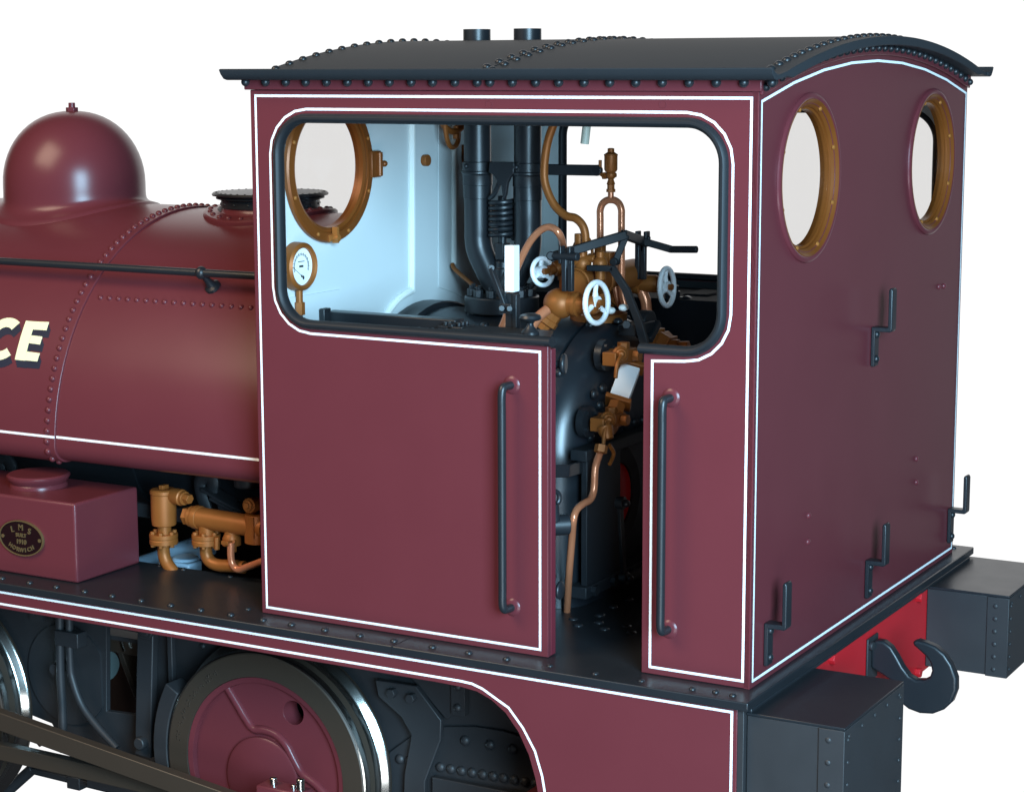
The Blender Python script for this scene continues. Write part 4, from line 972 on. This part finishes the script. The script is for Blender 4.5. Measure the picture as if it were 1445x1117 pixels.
m.build('frame_gusset', 'dark', fr, .003)
m = MB(); m.prism([g(585, 1035, .444), g(600, 1031, .444), g(630, 1024, .444), g(670, 1024, .444), g(710, 1030, .444), g(750, 1042, .444), g(790, 1055, .444), g(790, 1200, .444), g(540, 1160, .444), g(550, 1060, .444)], 'xz', .438, .4545)
for i, (u, v) in enumerate(((657, 1044), (692, 1050), (724, 1056), (757, 1062))): p = at(u, v, 'y', .438); m.rivet((p.x, .438, p.z), (0, -1, 0), .023)
for i in range(16): p = at(622+i*14.9, 1081.5+i*2.55, 'y', .438); m.rivet((p.x, .438, p.z), (0, -1, 0), .022)
for u, v in ((565, 1070), (578, 1073)): p = at(u, v, 'y', .438); m.rivet((p.x, .438, p.z), (0, -1, 0), .022)
m.build('drag_plate', 'dark', fr, .003)
m = MB(); m.box((g(614, 1093, .43)[0], .405, -1.2), (-.3, .4375, g(614, 1093, .43)[1])); m.build('drag_angle', 'dark', fr, .004)
m = MB(); m.prism([g(744, 1117, .3), g(763, 1104, .3), g(800, 1108, .3), g(900, 1150, .3), g(740, 1150, .3)], 'xz', -.10, .35); m.build('step_wing', 'maroon', root, .004)

# springs above the frames with their hooks
def spring(xc, zc, y=.42, half=.42, n=7):
    m = MB()
    for k in range(n):
        h = half*(1-.11*k); pts = []
        for i in range(13):
            x_ = -h+2*h*i/12; z_ = zc-k*.0155-.10*(1-(x_/half)**2)
            pts.append((x_, z_))
        pl_ = [(xc+a, b) for a, b in pts]+[(xc+a, b-.0135) for a, b in reversed(pts)]
        m.prism(pl_, 'xz', y-.045, y+.045)
    s_ = m.build('leaf_spring', 'dark', root, .002, ang=25)
    for sg in (-1, 1):
        m = MB(); e_ = xc+sg*half
        m.tube([(e_-sg*.03, y, zc-.02), (e_-sg*.035, y, zc+.03), (e_, y, zc+.045), (e_+sg*.035, y, zc+.015), (e_+sg*.028, y, zc-.04), (e_+sg*.01, y, zc-.09), (e_-sg*.012, y, zc-.15)], .019, 10, flat=1.7)
        m.build('spring_hook', 'dark', s_)
    return s_
e1 = at(279, 684, 'y', .60); spring(e1.x+.47, e1.z+.0, .60)
e2 = at(20, 662, 'y', .60); spring(e2.x-.47, e2.z, .60)
# running beam behind injector, dark pot, pale castings
m = MB(); a = at(195, 718, 'y', .50); b = at(372, 735, 'y', .62); m.box((-3.6, .50, a.z-.035), (-1.95, .53, a.z+.028)); m.build('frame_angle', 'dark', root, .004)
m = MB(); p = at(352, 680, 'y', .55); m.cyl((p.x, .55, p.z+.02), (p.x, .55, p.z+.16), .075); m.cyl((p.x, .55, p.z-.02), (p.x, .55, p.z+.03), .068); m.build('clack_box', 'dark', root, .01)
m = MB(); m.cyl(at(196, 803, 'y', .62), at(300, 765, 'y', .80), .055); m.box(tuple(at(222, 806, 'y', .50)), tuple(at(286, 790, 'y', .60))); m.cyl(at(262, 796, 'y', .58), at(262, 785, 'y', .58), .06)
m.build('pale_drain_casting', 'pale', root, .01)
# ------------------------------------------------------------------ injector group
YJ = .40
g = lambda u, v, y=YJ: at(u, v, 'y', y)
def flange(m, c, r=.062, n=6, ax=V((0, 0, 1))):
    m.lathe(c, ax, [(r, -.022), (r, -.004), (r*.97, -.003), (r*.97, .003), (r, .004), (r, .022)], 32)
    a, b, _ = basis(ax)
    for i in range(n):
        q = 2*PI*(i+.4)/n; p = c+(a*math.cos(q)+b*math.sin(q))*r*.78; m.hexa(p-ax*.034, p+ax*.034, .011)
m = MB(); c = g(231, 760)
m.lathe(g(231, 716), (0, 0, 1), [(.030, -.17), (.030, -.08), (.052, -.075), (.055, -.05), (.055, .060), (.058, .064), (.058, .078), (.050, .084)], 28)
m.box(g(224, 690, YJ-.02), g(238, 683, YJ+.02)); flange(m, g(231, 759)); 
m.tube([g(231, 765), g(231, 780), g(235, 793), g(244, 806), g(252, 822)], .027, 14)
q = g(250, 700); m.lathe(q, V((1, -.15, -.06)), [(.032, -.03), (.036, .0), (.036, .03), (.030, .035), (.030, .05)], 20); m.hexa(q+V((.05, -.006, 0)), q+V((.078, -.01, -.004)), .022)
cv = m.build('check_valve', 'bronze', root, .003)
m = MB(); a = g(270, 728); b = g(375, 745)
m.cyl(a, b, .046, n=28); m.hexa(a-V((.03, 0, 0)), a+V((.005, 0, 0)), .040); m.lathe(a, b-a, [(.050, .02), (.052, .03), (.050, .05)], 28); m.cyl(g(362, 765), g(362, 725), .05); m.box(g(358, 760, .35), g(372, 725, .43))
m.lathe(g(357, 712), V((0, -1, .1)), [(.032, -.03), (.032, .03), (.022, .032), (.022, .04), (.012, .042), (.012, .05)], 24); m.cyl(g(357, 712), g(357, 730), .018)
m.cyl(g(292, 735), g(292, 756), .036); flange(m, g(291, 760)); m.tube([g(291, 765), g(291, 780), g(296, 791), g(308, 797), g(325, 798), g(345, 800)], .027, 14)
m.cyl(g(326, 740), g(327, 765), .030); m.lathe(g(327, 762), (0, 0, 1), [(.040, -.02), (.040, .01), (.03, .03)], 24)
for dx in (-.045, .045): m.hexa(g(322, 772)+V((dx, -.02, -.01)), g(322, 758)+V((dx, -.02, 0)), .012)
m.box(g(312, 768, .34), g(334, 760, .40))
inj = m.build('injector', 'bronze', root, .003)
m = MB(); m.tube([g(326, 765, .36), g(326, 785, .36), g(329, 797, .36), g(337, 803, .36), g(350, 799, .35), g(380, 788, .33)], .0155, 14); m.build('overflow_pipe', 'copper', inj)

# ------------------------------------------------------------------ rivets: the hundred that show largest are parts, the rest one mesh
bpy.context.view_layer.update(); dg = bpy.context.evaluated_depsgraph_get()
def rivet_geo(c, n, r, h):
    m = MB()
    if h < 0: m.ball(c, r, n=14, m=10)
    else: m.lathe(c-n*.002, n, [(r, 0), (r*.98, h*.3), (r*.85, h*.62), (r*.5, h*.93), (r*.05, h*1.02)], 14)
    return m
sc_ = []
for i, (c, n, r, h, m_, own) in enumerate(RIV):
    d = c-CL; dep = d.dot(cF); u = 722.5+FPX*d.dot(R2)/dep; v = 558.5-FPX*d.dot(U2)/dep; ok = 3 < u < 1442 and 3 < v < 1114
    if ok:
        tgt = c+n*(abs(h)+.004) if h > 0 else c+n*(r+.003); q = tgt-CL; hit, loc, *_ = S.ray_cast(dg, CL, q.normalized(), distance=q.length-.006); ok = not hit
    sc_.append((r/dep if ok else 0, i))
sc_.sort(reverse=True); big = {i for a, i in sc_[:100] if a > 0}
rest = MB(); mats = []; mi = []
for i, (c, n, r, h, m_, own) in enumerate(RIV):
    g_ = rivet_geo(c, n, r, h)
    if i in big: g_.build('rivet', m_, own, whole=True)
    else:
        if m_ not in mats: mats.append(m_)
        rest.add([V(p) for p in g_.v], g_.f); mi += [mats.index(m_)]*len(g_.f)
rs = rest.build('rivets', mats[0], root, whole=True, kind='stuff')
for k in mats[1:]: rs.data.materials.append(M[k] if isinstance(k, str) else k)
for p_, k in zip(rs.data.polygons, mi): p_.material_index = k
for o in bpy.data.objects:
    if '_w' in o: del o['_w']

# ================================================================== light
w = bpy.data.worlds.new('World'); S.world = w; w.use_nodes = True; nt = w.node_tree; bg = nt.nodes['Background']
tc = nt.nodes.new('ShaderNodeTexCoord'); dt = nt.nodes.new('ShaderNodeVectorMath'); dt.operation = 'DOT_PRODUCT'; dt.inputs[1].default_value = (-.49, .87, 0.0)
nt.links.new(tc.outputs['Generated'], dt.inputs[0])
mr = nt.nodes.new('ShaderNodeMapRange'); mr.interpolation_type = 'SMOOTHSTEP'; mr.inputs['From Min'].default_value = .68; mr.inputs['From Max'].default_value = .84; mr.inputs['To Min'].default_value = 0; mr.inputs['To Max'].default_value = 1
nt.links.new(dt.outputs['Value'], mr.inputs['Value'])
mx = nt.nodes.new('ShaderNodeMix'); mx.data_type = 'RGBA'; mx.inputs['A'].default_value = (.022, .023, .027, 1); mx.inputs['B'].default_value = (1.06, 1.06, 1.06, 1)
nt.links.new(mr.outputs[0], mx.inputs['Factor']); nt.links.new(mx.outputs['Result'], bg.inputs['Color'])
def area(name, d, dist, size, power, col, tgt=(-1.6, .6, .9)):
    l = bpy.data.lights.new(name, 'AREA'); l.shape = 'RECTANGLE'; l.size, l.size_y = size; l.energy = power; l.color = col
    o = bpy.data.objects.new(name, l); COL.objects.link(o); d = V(d).normalized(); o.location = V(tgt)+d*dist
    o.rotation_euler = d.to_track_quat('Z', 'Y').to_euler()
area('cool_softbox', (.70, -.68, .20), 10, (3.5, 4.8), 2480, (.45, .76, 1.0))
area('underframe_fill', (.55, -.85, -.30), 9, (5, 2.2), 230, (.9, .95, 1.0), tgt=(-1.8, .6, .1))  # added low fill with no visible source, brightens the underframe
area('warm_softbox', (-.36, -.66, .66), 10, (5.0, 5.0), 840, (1.0, .78, .56))
S.view_settings.view_transform = 'Standard'; S.view_settings.look = 'None'; S.view_settings.exposure = 0; S.view_settings.gamma = 1
S.cycles.max_bounces = 8; S.cycles.transparent_max_bounces = 16
